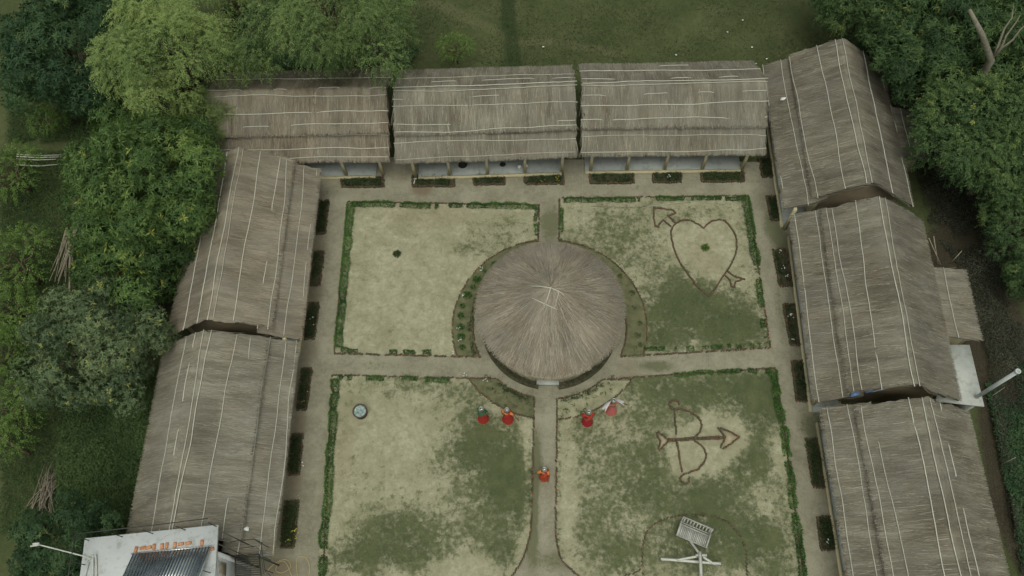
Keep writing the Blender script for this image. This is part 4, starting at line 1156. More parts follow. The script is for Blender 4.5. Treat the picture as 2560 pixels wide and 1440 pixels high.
def rosettes(rng, clumps, per_m2, k, L, W, droop, tone, spread=.22, yellow=.02, updir=.35):
    """whorls of leaves on the clumps' outer shells"""
    qs, ts = [], []
    for c, r in clumps:
        n = int(2 * math.pi * r * r * per_m2)
        if n < 3: continue
        d = unit(rng.normal(0, 1, (n, 3)) + np.array([0, 0, updir]) + unit(c) * .5)
        b = c + d * r * rng.uniform(.72, 1.05, (n, 1)) * np.array([1, 1, .85])
        ct = rng.normal(0, .13)
        bt = rng.normal(0, .12, n) + ct
        yel = rng.random(n) < yellow
        for j in range(k):
            an = 2 * math.pi * (j + rng.uniform(0, .8, n)) / k
            t1 = unit(np.cross(d, [0.13, .31, .9])); t2 = np.cross(d, t1)
            v = t1 * np.cos(an)[:, None] + t2 * np.sin(an)[:, None]
            dd = unit(v + d * rng.uniform(.1, .7, (n, 1)) + np.array([0, 0, -droop]) + rng.normal(0, spread, (n, 3)))
            nr = d + rng.normal(0, .3, (n, 3))
            qs.append(leaf_quads(b, dd, nr, L * rng.uniform(.7, 1.25, n), W * rng.uniform(.7, 1.25, n)))
            ts.append(np.where(yel, rng.uniform(.9, 1, n), np.clip(tone + bt + rng.normal(0, .10, n), .02, .88)))
    return np.concatenate(qs), np.concatenate(ts)

def sprays(rng, clumps, per_m2, k, slen, L, W, droop, tone, yellow=.01, updir=.5):
    """feathery drooping twigs with small leaflets on both sides"""
    qs, ts = [], []
    for c, r in clumps:
        n = int(2 * math.pi * r * r * per_m2)
        if n < 3: continue
        d = unit(rng.normal(0, 1, (n, 3)) + np.array([0, 0, updir]) + unit(c) * .6)
        b = c + d * r * rng.uniform(.55, 1.0, (n, 1))
        dirn = unit(d * [1, 1, .5] + rng.normal(0, .35, (n, 3)))
        ct = rng.normal(0, .10)
        bt = rng.normal(0, .10, n) + ct + .12 * d[:, 2]
        sl = slen * rng.uniform(.6, 1.3, n)
        yel = rng.random(n) < yellow
        for j in range(k):
            t = (j + .5) / k
            pos = b + dirn * (sl * t)[:, None] + np.array([0, 0, -1.0]) * (droop * sl * t * t)[:, None]
            fw = unit(dirn + np.array([0, 0, -1.0]) * 2 * droop * t)
            s = unit(np.cross(fw, [0.05, .02, 1.0])) * (1 if j % 2 else -1)
            dd = unit(fw * .7 + s * .8 + np.array([0, 0, -.3]) + rng.normal(0, .25, (n, 3)))
            qs.append(leaf_quads(pos, dd, np.array([0, 0, 1.0]) + rng.normal(0, .35, (n, 3)), L * rng.uniform(.7, 1.3, n), W * rng.uniform(.7, 1.3, n)))
            ts.append(np.where(yel, .97, np.clip(tone + bt + .10 * t + rng.normal(0, .08, n), .02, .93)))
    return np.concatenate(qs), np.concatenate(ts)

def limb_path(rng, a, b, n=5, wob=.12):
    a, b = np.array(a, float), np.array(b, float); L = np.linalg.norm(b - a)
    return [a + (b - a) * t + (rng.normal(0, wob, 3) * L * .25 * math.sin(math.pi * t) + np.array([0, 0, .10 * L * math.sin(math.pi * t)])) for t in np.linspace(0, 1, n)]

def make_tree(name, label, cat, group, rx, ry, rz, zc, style, leaf, seed, tone=.45, nclump=26, bark='bark', cr=(.28, .42), dens=1.0, yellow=.02, lobe=.5):
    """trunk, limbs and a crown of leaf clumps, modelled about the foot of the trunk"""
    rng = np.random.default_rng(seed)
    root = thing(name, label, cat, (0, 0, 0), group, local=True)
    cl = clump_crown(rng, rx, ry, rz, nclump, cr=cr, lobe=lobe)
    cl = [(c + np.array([0, 0, zc]), r) for c, r in cl]
    off = [(c - np.array([0, 0, zc]), r) for c, r in cl]
    if style == 'mango': q_, t_ = rosettes(rng, off, 15 * dens, 8, .27, .062, .45, tone, yellow=yellow)
    elif style == 'small': q_, t_ = rosettes(rng, off, 22 * dens, 7, .17, .05, .35, tone, yellow=yellow)
    elif style == 'neem': q_, t_ = sprays(rng, off, 13 * dens, 11, .55, .13, .042, .55, tone, yellow=yellow)
    else: q_, t_ = sprays(rng, off, 12 * dens, 10, .50, .17, .060, .40, tone, yellow=yellow)
    q_ = q_ + np.array([0, 0, zc])
    m = MB(); m.quads(q_, t_); cro = m.build('crown', leaf, root)
    m = MB(); tr = max(.10, (rx + ry) * .035)
    fork = np.array([rng.normal(0, .2), rng.normal(0, .2), max(.8, zc - rz * .75)])
    m.tube(limb_path(rng, (0, 0, -.2), fork, 6, .15), np.linspace(tr * 1.3, tr * .85, 6), 9)
    m.build('trunk', MT[bark], root, True)
    for c, r in sorted(cl, key=lambda x: -x[1])[:min(14, len(cl))]:
        m = MB(); m.tube(limb_path(rng, fork, c, 6, .35), np.linspace(tr * .55, .02, 6), 6); m.build('limb', MT[bark], root, True)
    return root
TREES = []
def place(root, px, py, z, rz=0.0, s=1.0, label=None, first=False):
    """crown centre seen at pixel px,py at height z*s; foot straight below"""
    p = G(px, py, z * s)
    loc = Vector((p.x, p.y, -.1))
    if first:
        root.location = loc; root.rotation_euler = (0, 0, rz); root.scale = (s, s, s); return root
    return copy_tree(root, loc, rz, (s, s, s), label)

GW, GE, GB = 'trees on the west side', 'trees of the east wood', 'trees behind the back houses'
mango = make_tree('mango_tree', 'large mango tree overhanging the west house roof', 'tree', GW, 4.1, 4.3, 3.0, 4.6, 'mango', LEAF_MANGO, 301, .46, 44, cr=(.22, .34), yellow=.012)
place(mango, 365, 450, 4.6, 0.4, 1.0, None, True)
mango_b = make_tree('mango_tree', 'lower mango tree with yellow new leaves in front of the pole stack', 'tree', GW, 2.9, 2.7, 2.1, 3.4, 'mango', LEAF_MANGO, 302, .42, 24, yellow=.035)
place(mango_b, 335, 640, 3.4, 1.2, 1.0, None, True)
grey_t = make_tree('round_tree', 'compact grey-green round tree beside the roof gap, yellow tufts on top', 'tree', GW, 3.3, 3.0, 2.5, 3.6, 'small', LEAF_GREY, 303, .45, 46, cr=(.22, .32), yellow=.02, dens=1.15)
place(grey_t, 245, 862, 3.6, 0.0, 1.0, None, True)
dark_t = make_tree('mango_tree', 'dark blue-green mango tree in the far west corner', 'tree', GW, 3.9, 3.9, 2.9, 4.6, 'mango', LEAF_DARK, 304, .45, 44, cr=(.22, .34), yellow=.004)
place(dark_t, 180, 125, 4.6, 0.0, 1.0, None, True)
place(dark_t, 305, 45, 4.6, 2.0, .72, 'dusky mango tree behind the light feathery tree')
place(dark_t, 190, 1385, 3.6, 1.1, .62, 'dark bushy tree beside the white flat-roofed house')
neem_a = make_tree('feathery_tree', 'light green feathery tree overhanging the brown back house', 'tree', GB, 3.7, 3.6, 3.3, 5.4, 'neem', LEAF_NEEM, 305, .70, 40, cr=(.20, .30), yellow=.01, lobe=.9, dens=1.7)
place(neem_a, 432, 150, 5.4, 0.3, 1.0, None, True)
neem_b = make_tree('feathery_tree', 'wide feathery tree behind the gap between two back houses', 'tree', GB, 4.7, 4.2, 3.4, 5.6, 'neem', LEAF_NEEM, 306, .38, 52, cr=(.18, .27), yellow=.005, lobe=.9, dens=1.6)
place(neem_b, 845, 35, 5.6, 0.0, 1.0, None, True)
place(neem_a, 505, 305, 5.4, 2.0, .52, 'shaded feathery tree against the end of the brown back house')
place(neem_a, 560, -60, 5.4, 4.0, .6, 'feathery tree at the far edge behind the wide one')
# pale young trees along the western edge
pale = make_tree('young_tree', 'pale green young tree beside the four bamboo poles', 'tree', GW, 1.5, 1.5, 1.2, 2.0, 'neem', LEAF_SAPLING, 307, .5, 12, cr=(.3, .45), dens=1.1)
place(pale, 25, 430, 2.0, 0, 1.0, None, True)
for i, (px, py, s, lab) in enumerate(((35, 655, 1.15, 'pale green young tree across from the stack of poles'), (20, 770, .9, 'pale young tree next to the grey-green round tree'), (8, 1040, .95, 'bright young tree above the leaning log'),
                                      (110, 300, .6, 'small sapling at the foot of the dark corner mango'), (1140, 118, .62, 'light sapling on the meadow behind the back houses'), (10, 880, .7, 'low young tree at the west edge of the thicket'))):
    place(pale, px, py, 2.0, i * 1.3, s, lab)
# east wood
east = make_tree('wood_tree', 'broad dark tree of the east wood beside the far lean-to', 'tree', GE, 3.5, 3.5, 2.8, 4.6, 'broad', LEAF_EAST, 308, .45, 40, cr=(.22, .34), yellow=.006)
place(east, 2425, 318, 4.6, 0, .86, None, True)
east_b = make_tree('wood_tree', 'mid-green tree at the meadow edge of the east wood', 'tree', GE, 3.1, 3.3, 2.5, 4.6, 'mango', LEAF_EAST, 309, .52, 34, cr=(.22, .36), yellow=.012)
place(east_b, 2312, 140, 4.6, 0, .92, None, True)
for i, (px, py, s, lab) in enumerate(((2505, 400, .74, 'dark wood tree reaching over the leaf litter'), (2555, 270, .9, 'dark wood tree behind the broad one by the lean-to'), (2480, 215, .78, 'wood tree between the bare leaning trunk and the lean-to'),
                                      (2575, 555, .62, 'wood tree with yellowing branches above the grey scrub'), (2165, -10, .8, 'hazy wood tree at the meadow corner'))):
    place(east, px, py, 4.6, 1 + i * 1.1, s, lab)
for i, (px, py, s, lab) in enumerate(((2335, 70, 1.05, 'wood tree beside the bare leaning trunk'), (2540, 90, 1.1, 'tall wood tree beyond the bare leaning trunk'), (2420, 0, 1.0, 'wood tree at the far end of the east wood'), (2580, 690, .42, 'small wood tree with yellow tips near the lean-to roof'), (2240, 40, .6, 'lower tree on the meadow side of the wood'), (2572, 480, .5, 'yellow-green small tree beside the leaf litter'))):
    place(east_b, px, py, 4.6, .7 + i * 1.3, s, lab)

# bare trunk leaning out of the wood
a, b_ = G(2478, 150, 6.4), G(2424, 25, 9.2)
root = thing('bare_trunk', 'bare pale leaning trunk rising out of the east wood', 'tree', (a.x, a.y, 0))
rng = np.random.default_rng(4)
m = MB(); m.tube([(a.x + .3, a.y - .5, -.1), (a.x, a.y, 6.4), ((a.x + b_.x) / 2, (a.y + b_.y) / 2, 7.9), (b_.x, b_.y, 9.2)], [.24, .18, .14, .08], 9); m.build('trunk', MT['bark_pale'], root, True)
for dx, dy, dz in ((.5, .9, 1.4), (.25, 1.4, 1.5), (.9, .6, 1.2)):
    m = MB(); m.tube(limb_path(rng, (a.x, a.y, 6.5), (a.x + dx, a.y + dy, 7.1 + dz), 5, .1), [.07, .06, .05, .035, .02], 6); m.build('branch', MT['bark_pale'], root, True)

# ------------------------------------------------------------------ undergrowth
def undergrowth(name, label, cat, regions, leaf, seed, n, L, W, h, tone, thr=.3):
    rng = np.random.default_rng(seed); mb = MB()
    for poly, w in regions:
        P = np.array([(p.x, p.y) for p in gp(*poly)]); lo, hi = P.min(0), P.max(0)
        k = int(n * w)
        xy = rng.uniform(lo, hi, (k * 2, 2))
        ins = np.zeros(len(xy), bool); j = len(P) - 1
        for i in range(len(P)):
            c = ((P[i, 1] > xy[:, 1]) != (P[j, 1] > xy[:, 1])) & (xy[:, 0] < (P[j, 0] - P[i, 0]) * (xy[:, 1] - P[i, 1]) / (P[j, 1] - P[i, 1] + 1e-9) + P[i, 0])
            ins ^= c; j = i
        xy = xy[ins]
        hh = np.clip((fbm(xy[:, 0] * .7, xy[:, 1] * .7, seed, 3) - thr) * 2.4, 0, 1.3)
        ok = hh > rng.uniform(0, .35, len(hh)); xy, hh = xy[ok], hh[ok]; k = len(xy)
        if not k: continue
        z = hh * h * rng.uniform(.5, 1, k) - .08
        base = np.stack([xy[:, 0], xy[:, 1], z], 1)
        d = unit(rng.normal(0, 1, (k, 3)) * [1, 1, .45] + [0, 0, .25])
        mb.quads(leaf_quads(base, d, rng.normal(0, .5, (k, 3)) + [0, 0, 1], L * rng.uniform(.6, 1.3, k), W * rng.uniform(.6, 1.3, k)), np.clip(rng.normal(tone, .16, k) + (hh - .6) * .35, 0, .93))
    return tag(mb.build(name, leaf), label, cat, None, 'stuff')
undergrowth('ground_cover', 'dense dark creeping ground cover between the round tree and the west house', 'ground cover', [([(180, 960), (440, 930), (430, 1000), (400, 1100), (360, 1250), (330, 1330), (160, 1330), (150, 1180)], 1)], LEAF_COVER, 401, 46000, .11, .07, .42, .36, .02)
undergrowth('undergrowth', 'tangled green undergrowth of the western thicket', 'undergrowth', [([(0, 380), (160, 380), (180, 560), (430, 760), (180, 800), (190, 1000), (160, 1290), (0, 1340), (0, 900)], 1), ([(0, 820), (170, 820), (170, 1000), (60, 1000)], .25), ([(20, 160), (300, 160), (320, 350), (20, 360)], .25), ([(560, 20), (680, 20), (680, 175), (545, 175)], .15)], LEAF_COVER, 402, 60000, .11, .05, .32, .36, .16)
undergrowth('scrub', 'dull grey scrub and twigs on the shaded ground of the east wood', 'scrub', [([(2290, 420), (2450, 420), (2560, 620), (2560, 900), (2470, 900), (2390, 660), (2320, 560)], 1), ([(2470, 870), (2560, 860), (2560, 1440), (2550, 1440), (2475, 1040)], .5)], LEAF_SCRUB, 403, 15000, .10, .045, .5, .4)
undergrowth('weeds', 'dark green weeds at the forest-side foot of the east houses', 'weeds', [([(2460, 960), (2580, 900), (2620, 1440), (2560, 1440), (2500, 1150)], .8), ([(2030, 0), (2200, 0), (2260, 180), (2120, 120)], .5), ([(640, 130), (1050, 120), (1020, 175), (640, 175)], .6)], LEAF_DARK, 404, 14000, .12, .06, .45, .45)
# meadow grass
rng = np.random.default_rng(8); mb = MB()
xy = np.stack([rng.uniform(-10, 18, 26000), rng.uniform(31, 41, 26000)], 1)
k = len(xy); d = unit(rng.normal(0, 1, (k, 3)) * [1, 1, .25] + [0, 0, .5])
mb.quads(leaf_quads(np.stack([xy[:, 0], xy[:, 1], np.full(k, -.12)], 1), d, rng.normal(0, 1, (k, 3)), rng.uniform(.10, .24, k), rng.uniform(.02, .04, k)), np.clip(rng.normal(.35, .18, k) + (fbm(xy[:, 0] * .4, xy[:, 1] * .4, 5) - .5), 0, 1))
tag(mb.build('meadow_grass', GRASS), 'rough grass of the meadow behind the back houses', 'grass', None, 'stuff')

# ------------------------------------------------------------------ poles, sticks and litter
def pole(label, pts, r=.03, mat='bamboo_old', name='bamboo_pole', cat='pole', group=None):
    P = [G(x, y, z) for x, y, z in pts]
    m = MB(); m.tube(P, np.linspace(r, r * .7, len(P)), 7, random.uniform(.3, .7))
    return tag(m.build(name, MT[mat], None, True), label, cat, group)
for y0, x1, y1 in ((386, 160, 387), (391, 152, 392), (397, 140, 398), (412, 146, 411)):
    pole('pale bamboo pole lying in the undergrowth beside the large mango tree', [(42, y0, .35), (95, y0 + 3, .35), (x1, y1, .35)], .035, 'bamboo', group='four bamboo poles beside the mango tree')
rng = np.random.default_rng(15)
for i in range(16):
    x0, x1 = 170 + rng.uniform(-10, 24), 150 + rng.uniform(-28, 30)
    y0, y1 = 565 + rng.uniform(0, 20), 700 + rng.uniform(-25, 40)
    pole('weathered pole in the long loose stack under the mango tree', [(x0, y0, .9), ((x0 + x1) / 2 + rng.uniform(-3, 3), (y0 + y1) / 2, .62 + .02 * (i % 5)), (x1, y1, .3 + .02 * (i % 5))], .03, 'bamboo_old', group='stack of poles under the mango tree')
c = G(125, 1225)
root = thing('brush_pile', 'heap of dry grey branches on the open western ground', 'brush pile', (c.x, c.y, 0))
for i in range(34):
    an = rng.normal(1.45, .45); l = rng.uniform(.5, 1.3)
    x, y = c.x + rng.normal(0, .22), c.y + rng.normal(0, .3); z = .05 + .3 * rng.random() * math.exp(-((x - c.x) ** 2 + (y - c.y) ** 2) * 3)
    m = MB(); m.tube(limb_path(rng, (x - math.cos(an) * l, y - math.sin(an) * l, z), (x + math.cos(an) * l, y + math.sin(an) * l, z + rng.uniform(-.05, .25)), 4, .12), [.022, .018, .014, .008], 5); m.build('branch', MT['stick'], root)
pole('thick brown log leaning from the western edge', [(-30, 1078, .9), (20, 1103, .5), (75, 1138, .05)], .12, 'bark', 'log', 'log')
pole('brown fallen branch pointing at the stack of poles', [(70, 575, .6), (105, 600, .4), (135, 622, .2)], .06, 'bark', 'log', 'log')
pole('thin dark pole lying along the back of the heart lawn', [(1478, 515, .09), (1545, 517, .08), (1612, 518, .08)], .018, 'bamboo_old')
pole('thin pale pole slanting towards the tip of the brick arrow', [(1606, 519, .1), (1680, 508, .1), (1762, 501, .1)], .016, 'bamboo')
pole('thicker of two bamboo poles propped behind the house by the lean-to', [(2334, 590, 1.4), (2345, 660, .4)], .03, 'bamboo_old', group='propped poles by the lean-to')
pole('thinner of two bamboo poles propped behind the house by the lean-to', [(2322, 595, 1.4), (2352, 662, .4)], .025, 'bamboo_old', group='propped poles by the lean-to')
pole('grey pole sticking up beyond the lean-to roof end', [(2376, 658, .8), (2404, 628, 1.6)], .03, 'bamboo_old')
pole('thin pale stake beside the ragged forest-side eave', [(2505, 1160, .4), (2540, 1143, 1.1)], .022, 'bamboo_old')
pole('thin pole across the dark ground behind the concrete slab roof', [(2480, 990, .2), (2512, 968, .3)], .016, 'bamboo_old')
def scrap(label, px, py, z, s, seed, mat='paper', name='scrap', cat='litter', group=None, tilt=0.0):
    rng = np.random.default_rng(seed); c = G(px, py, z); n = 9; m = MB()
    vs = [(c.x, c.y, z + s * .25)]
    for k in range(n):
        a = 2 * math.pi * k / n; r = s * rng.uniform(.55, 1.1); vs.append((c.x + r * math.cos(a), c.y + r * math.sin(a) * .8, z + rng.uniform(0, s * .22) + tilt * r * math.cos(a)))
    vs2 = [(x, y, zz - .012) for x, y, zz in vs]
    m.add(vs + vs2, [(0, 1 + k, 1 + (k + 1) % n) for k in range(n)] + [(n + 1, n + 2 + (k + 1) % n, n + 2 + k) for k in range(n)] + [(1 + k, n + 2 + k, n + 2 + (k + 1) % n, 1 + (k + 1) % n) for k in range(n)])
    return tag(m.build(name, MT[mat]), label, cat, group)
scrap('crumpled white plastic scrap on the far corner house roof', 1958, 247, 2.86, .17, 1, 'paper', 'plastic_scrap', 'litter', tilt=.5)
scrap('square white sheet scrap on the roof by the iron landing', 616, 1322, 2.72, .14, 2, 'paper', 'plastic_scrap', 'litter', tilt=-.5)
for i, (px, py) in enumerate(((1358, 117), (1857, 50), (1819, 80), (1690, 137), (1880, 118), (1917, 147))):
    scrap('small white piece of litter on the meadow grass', px, py, .0, .07, 10 + i, 'paper', 'litter_piece', 'litter', 'litter on the meadow')

# things on the verandas
def bundle(label, px, py, s, seed, mat, name, cat, h=.5):
    rng = np.random.default_rng(seed); c = G(px, py, .2); m = MB(); seg = 12
    vs = []; rings = [(0.55, 0), (.98, .15), (1.0, .45), (.8, .8), (.35, 1.0), (.08, .97)]
    for r, z in rings:
        for k in range(seg):
            a = 2 * math.pi * k / seg; rr = r * s * (1 + .25 * (vnoise(np.array([k * .9]), np.array([z * 4]), seed)[0] - .5))
            vs.append((c.x + rr * math.cos(a), c.y + rr * math.sin(a) * .75,   .203 + z * h))
    f = [(i * seg + k, i * seg + (k + 1) % seg, (i + 1) * seg + (k + 1) % seg, (i + 1) * seg + k) for i in range(len(rings) - 1) for k in range(seg)] + [tuple(range(seg))[::-1], tuple(range((len(rings) - 1) * seg, len(rings) * seg))]
    m.add(vs, f); return tag(m.build(name, MT[mat], None, True), label, cat)
bundle('round black bundle on the back veranda between two posts', 1157, 415, .26, 1, 'dark_cloth', 'cloth_bundle', 'bundle', .35)
bundle('small black heap on the veranda beside the white sack', 1257, 413, .17, 2, 'dark_cloth', 'cloth_bundle', 'bundle', .2)
bundle('white sack beside the fourth veranda post, the larger of two', 1299, 420, .12, 3, 'paper', 'sack', 'sack', .25)
bundle('little white sack leaning at the veranda post', 1316, 417, .09, 4, 'paper', 'sack', 'sack', .22)
m = MB()
a, b_ = G(1038, 447, .2), G(1034, 458, .2)
m.tube([(a.x, a.y, .2), (b_.x, b_.y, .15)], .03, 7); m.tube([(a.x - .08, a.y, .2), (a.x + .1, a.y + .02, .22)], .035, 7)
tag(m.build('tap', MT['white_paint'], None, True), 'white water tap lying at the edge of the brick dust bed', 'tap')
# blue plastic sheet tucked under a roof end
for (x0, y0, x1, y1), lab in (((2166, 978, 2205, 974), 'blue plastic edge showing at the roof end near the concrete slab'), ((2128, 988, 2146, 986), 'short blue plastic edge at the same roof end')):
    a, b_ = G(x0, y0, 3.0), G(x1, y1, 3.0); m = MB()
    m.add([(a.x, a.y + .12, 2.98), (b_.x, b_.y + .12, 3.16), (b_.x, b_.y - .06, 3.10), (a.x, a.y - .06, 2.92), (a.x, a.y + .12, 2.96), (b_.x, b_.y + .12, 3.14), (b_.x, b_.y - .06, 3.08), (a.x, a.y - .06, 2.90)],
          [(0, 1, 2, 3), (7, 6, 5, 4), (0, 4, 5, 1), (1, 5, 6, 2), (2, 6, 7, 3), (3, 7, 4, 0)]); tag(m.build('plastic_sheet', MT['blue_sheet']), lab, 'plastic sheet')
a, b_ = G(1456, 384, 2.3), G(1458, 606, 2.3)
m = MB(); m.tube([a, a.lerp(b_, .5) + Vector((0, 0, -.35)), b_], .008, 5)
tag(m.build('rope', MT['bamboo_old']), 'thin rope strung from the back roof gap to the round hut', 'rope')
# hose coils by the iron stair
for pts, lab in (([(664, 1434), (680, 1415), (705, 1400), (722, 1402), (726, 1420), (705, 1432), (690, 1425), (700, 1405), (716, 1408), (730, 1440)], 'loosely coiled straw-coloured hose on the gravel by the iron stair'),
                 ([(745, 1440), (742, 1415), (745, 1395), (758, 1390), (770, 1400), (775, 1425), (768, 1450)], 'loop of straw-coloured hose beside the west hedge')):
    P = smooth_path([(g.x, g.y) for g in gp(*pts)], 8); m = MB(); m.tube([(p.x, p.y, .035 + .01 * math.sin(i)) for i, p in enumerate(P)], .018, 6); tag(m.build('hose', MT['hose'], None, True), lab, 'hose')

# water drum
c = G(904, 1034)
root = thing('water_drum', 'dark rusty round tub full of pale water on the lawn', 'tub', (c.x, c.y, .04))
m = MB(); m.lathe([(.27, .04), (.31, .05), (.345, .42), (.36, .44), (.36, .47), (.315, .47), (.295, .40), (.02, .40)], (c.x, c.y, 0), 28); m.build('tub', MT['rust_drum'], root, False)
wm, wnt, wb = new_mat('tub_water', 0.08, 0.6)
wnt.links.new(ramp(wnt, noise(wnt, 9, worldpos(wnt), 5, .7), [(.36, (.06, .11, .08)), (.5, (.22, .29, .29)), (.68, (.46, .54, .55))], 'LINEAR'), wb.inputs['Base Color'])
m = MB(); m.lathe([(.001, .412), (.15, .413), (.291, .411)], (c.x, c.y, 0), 28); m.build('water', wm, root)

# slatted bench and the whitewashed beam frame behind it
def at_rot(c, ang):
    co, si = math.cos(ang), math.sin(ang)
    return lambda x, y: (c.x + co * x - si * y, c.y + si * x + co * y)
c = G(1733, 1336, .40)
ex = (G(1770, 1352, .4) - G(1700, 1322, .4)); ang = math.atan2(ex.y, ex.x)
T_ = at_rot(c, ang)
root = thing('slatted_bench', 'pale slatted garden bench with a slatted back on the ring lawn', 'bench', (c.x, c.y, .05))
BL, BD = 1.42, .62
def bbox(name, x, y, z, sx, sy, sz, tilt=None, par=root):
    mm_ = MB(); X_, Y_ = T_(x, y); mm_.box((X_, Y_, z), (sx, sy, sz), ang, random.uniform(.2, .8), tilt); return mm_.build(name, MT['bench_paint'], par)
for i in range(17): bbox('seat_slat', -BL / 2 + .10 + i * (BL - .2) / 16, -.06, .42, .060, BD - .14, .03)
bbox('front_rail', 0, -BD / 2 - .01, .40, BL, .05, .08); bbox('rear_rail', 0, BD / 2 - .10, .40, BL, .05, .08)
bbox('back_top_rail', 0, BD / 2 + .14, .88, BL, .055, .08); bbox('back_low_rail', 0, BD / 2 - .03, .50, BL, .04, .06)
for i in range(9): bbox('back_slat', -BL / 2 + .12 + i * (BL - .24) / 8, BD / 2 + .055, .69, .055, .025, .40, (-.45, 'X'))
for sx in (-1, 1):
    bbox('armrest', sx * (BL / 2 - .03), -.04, .64, .07, BD + .06, .035)
    bbox('front_leg', sx * (BL / 2 - .035), -BD / 2 + .01, .335, .06, .06, .57); bbox('rear_leg', sx * (BL / 2 - .035), BD / 2 + .03, .46, .05, .05, .84, (-.25, 'X'))
c = G(1752, 1400, .5)
root = thing('beam_frame', 'whitewashed timber beam frame with cross arms behind the slatted bench', 'timber frame', (c.x, c.y, .05))
def beam(name, a, b, za, zb, r):
    A_, B_ = G(a[0], a[1], za), G(b[0], b[1], zb); mm_ = MB()
    d = (B_ - A_); n_ = 4; mm_.tube([A_ + d * (i / n_) for i in range(n_ + 1)], r, 4, random.uniform(.3, .8)); return mm_.build(name, MT['white_paint'], root)
beam('main_beam', (1750, 1379), (1756, 1500), 1.15, .95, .075)
beam('cross_arm', (1652, 1397), (1802, 1409), .70, .75, .065)
beam('short_arm', (1739, 1388), (1767, 1388), 1.05, 1.05, .06)
beam('strut', (1748, 1383), (1722, 1348), 1.05, .20, .055)
beam('brace', (1692, 1400), (1742, 1391), .74, 1.0, .055)
beam('brace', (1786, 1411), (1758, 1392), .72, 1.0, .055)
for px, py, z in ((1660, 1398, .68), (1795, 1408, .72), (1752, 1384, 1.08)):
    g = G(px, py, z); mm_ = MB(); mm_.tube([(g.x, g.y, 0), (g.x, g.y, z)], .05, 4); mm_.build('leg', MT['white_paint'], root)

# ------------------------------------------------------------------ white flat-roofed house
ZR = 4.6
NE_, NW_ = G(545, 1312, ZR), G(212, 1346, ZR)
ux = (NE_ - NW_); HWID = ux.length; ux.normalize(); uy = Vector((ux.y, -ux.x, 0))           # uy points south
def HP(a, b, z=0.0): p = NW_ + ux * a + uy * b; return Vector((p.x, p.y, z))               # a: from west, b: to the south
root = thing('white_house', 'white lime-washed house with a flat roof terrace and black railing', 'house', tuple(HP(HWID / 2, 4, 0)))
m = MB(); m.prism([HP(0, 7).to_2d(), HP(HWID, 7).to_2d(), HP(HWID, 0).to_2d(), HP(0, 0).to_2d()], ZR - .14, ZR); m.build('roof_slab', MT['white'], root)
WY = 1.0
for a0, a1, b0, b1 in ((.35, HWID - .06, WY, WY + .2), (.35, HWID - .06, 6.6, 6.8), (.35, .55, WY + .203, 6.597), (HWID - .26, HWID - .06, WY + .203, 6.597)):
    m = MB(); m.prism([HP(a0, b1).to_2d(), HP(a1, b1).to_2d(), HP(a1, b0).to_2d(), HP(a0, b0).to_2d()], 0, ZR - .143); m.build('wall', MT['white'], root)
m = MB(); q_ = HP(HWID - .05, WY + .62); m.box((q_.x, q_.y, 3.75), (.07, .55, .9), math.atan2(ux.y, ux.x)); wd = m.build('window', MT['concrete'], root)
m = MB(); q_ = HP(HWID - .01, WY + .62); m.box((q_.x, q_.y, 3.75), (.03, .42, .74), math.atan2(ux.y, ux.x)); m.build('shutter', MT['bamboo_old'], wd)
rl = [(188, 1335), (291, 1323), (357, 1316), (440, 1306), (519, 1296)]
bs = [(222, 1348), (306, 1339), (382, 1331), (463, 1322), (541, 1313)]
m = MB(); m.tube([G(x, y, ZR + .9) for x, y in rl], .022, 6); m.build('railing_top_rail', MT['black_iron'], root)
m = MB(); m.tube([G(188, 1335, ZR + .9), G(172, 1430, ZR + .9), G(165, 1480, ZR + .9)], .022, 6); m.build('railing_top_rail', MT['black_iron'], root)
for t, b in zip(rl, bs):
    g = G(b[0], b[1] + 3, ZR); m = MB(); m.tube([(g.x, g.y, ZR - .01), (g.x, g.y, ZR + .9)], .020, 6); m.build('railing_post', MT['black_iron'], root)
for px, py in ((212, 1412), (208, 1470)):
    g = G(px, py, ZR); m = MB(); m.tube([(g.x, g.y, ZR - .01), (g.x, g.y, ZR + .9)], .020, 6); m.build('railing_post', MT['black_iron'], root)
g = G(526, 1432, ZR); m = MB(); m.tube([(g.x, g.y, ZR - .01), (g.x, g.y, ZR + .75)], .018, 6); m.build('railing_post', MT['black_iron'], root)
# lamp on its arm
c = G(208, 1390, ZR)
root = thing('street_lamp', 'white lamp on a long arm reaching out from the white house roof', 'lamp', (c.x, c.y, ZR))
m = MB(); m.tube([G(226, 1396, ZR + .05), G(208, 1390, ZR + .12), G(150, 1375, ZR + .7), G(98, 1362, ZR + 1.15)], [.03, .03, .025, .022], 8); m.build('arm', MT['white_paint'], root, True)
a, b_ = G(100, 1361, ZR + 1.16), G(76, 1366, ZR + 1.2); m = MB(); m.tube([a, b_], [.05, .03], 6); m.build('lamp_head', MT['white_paint'], root)
a, b_ = G(98, 1358, ZR + 1.22), G(82, 1360, ZR + 1.24); m = MB(); m.tube([a, b_], .04, 6); m.build('lamp_head', MT['white_paint'], root)
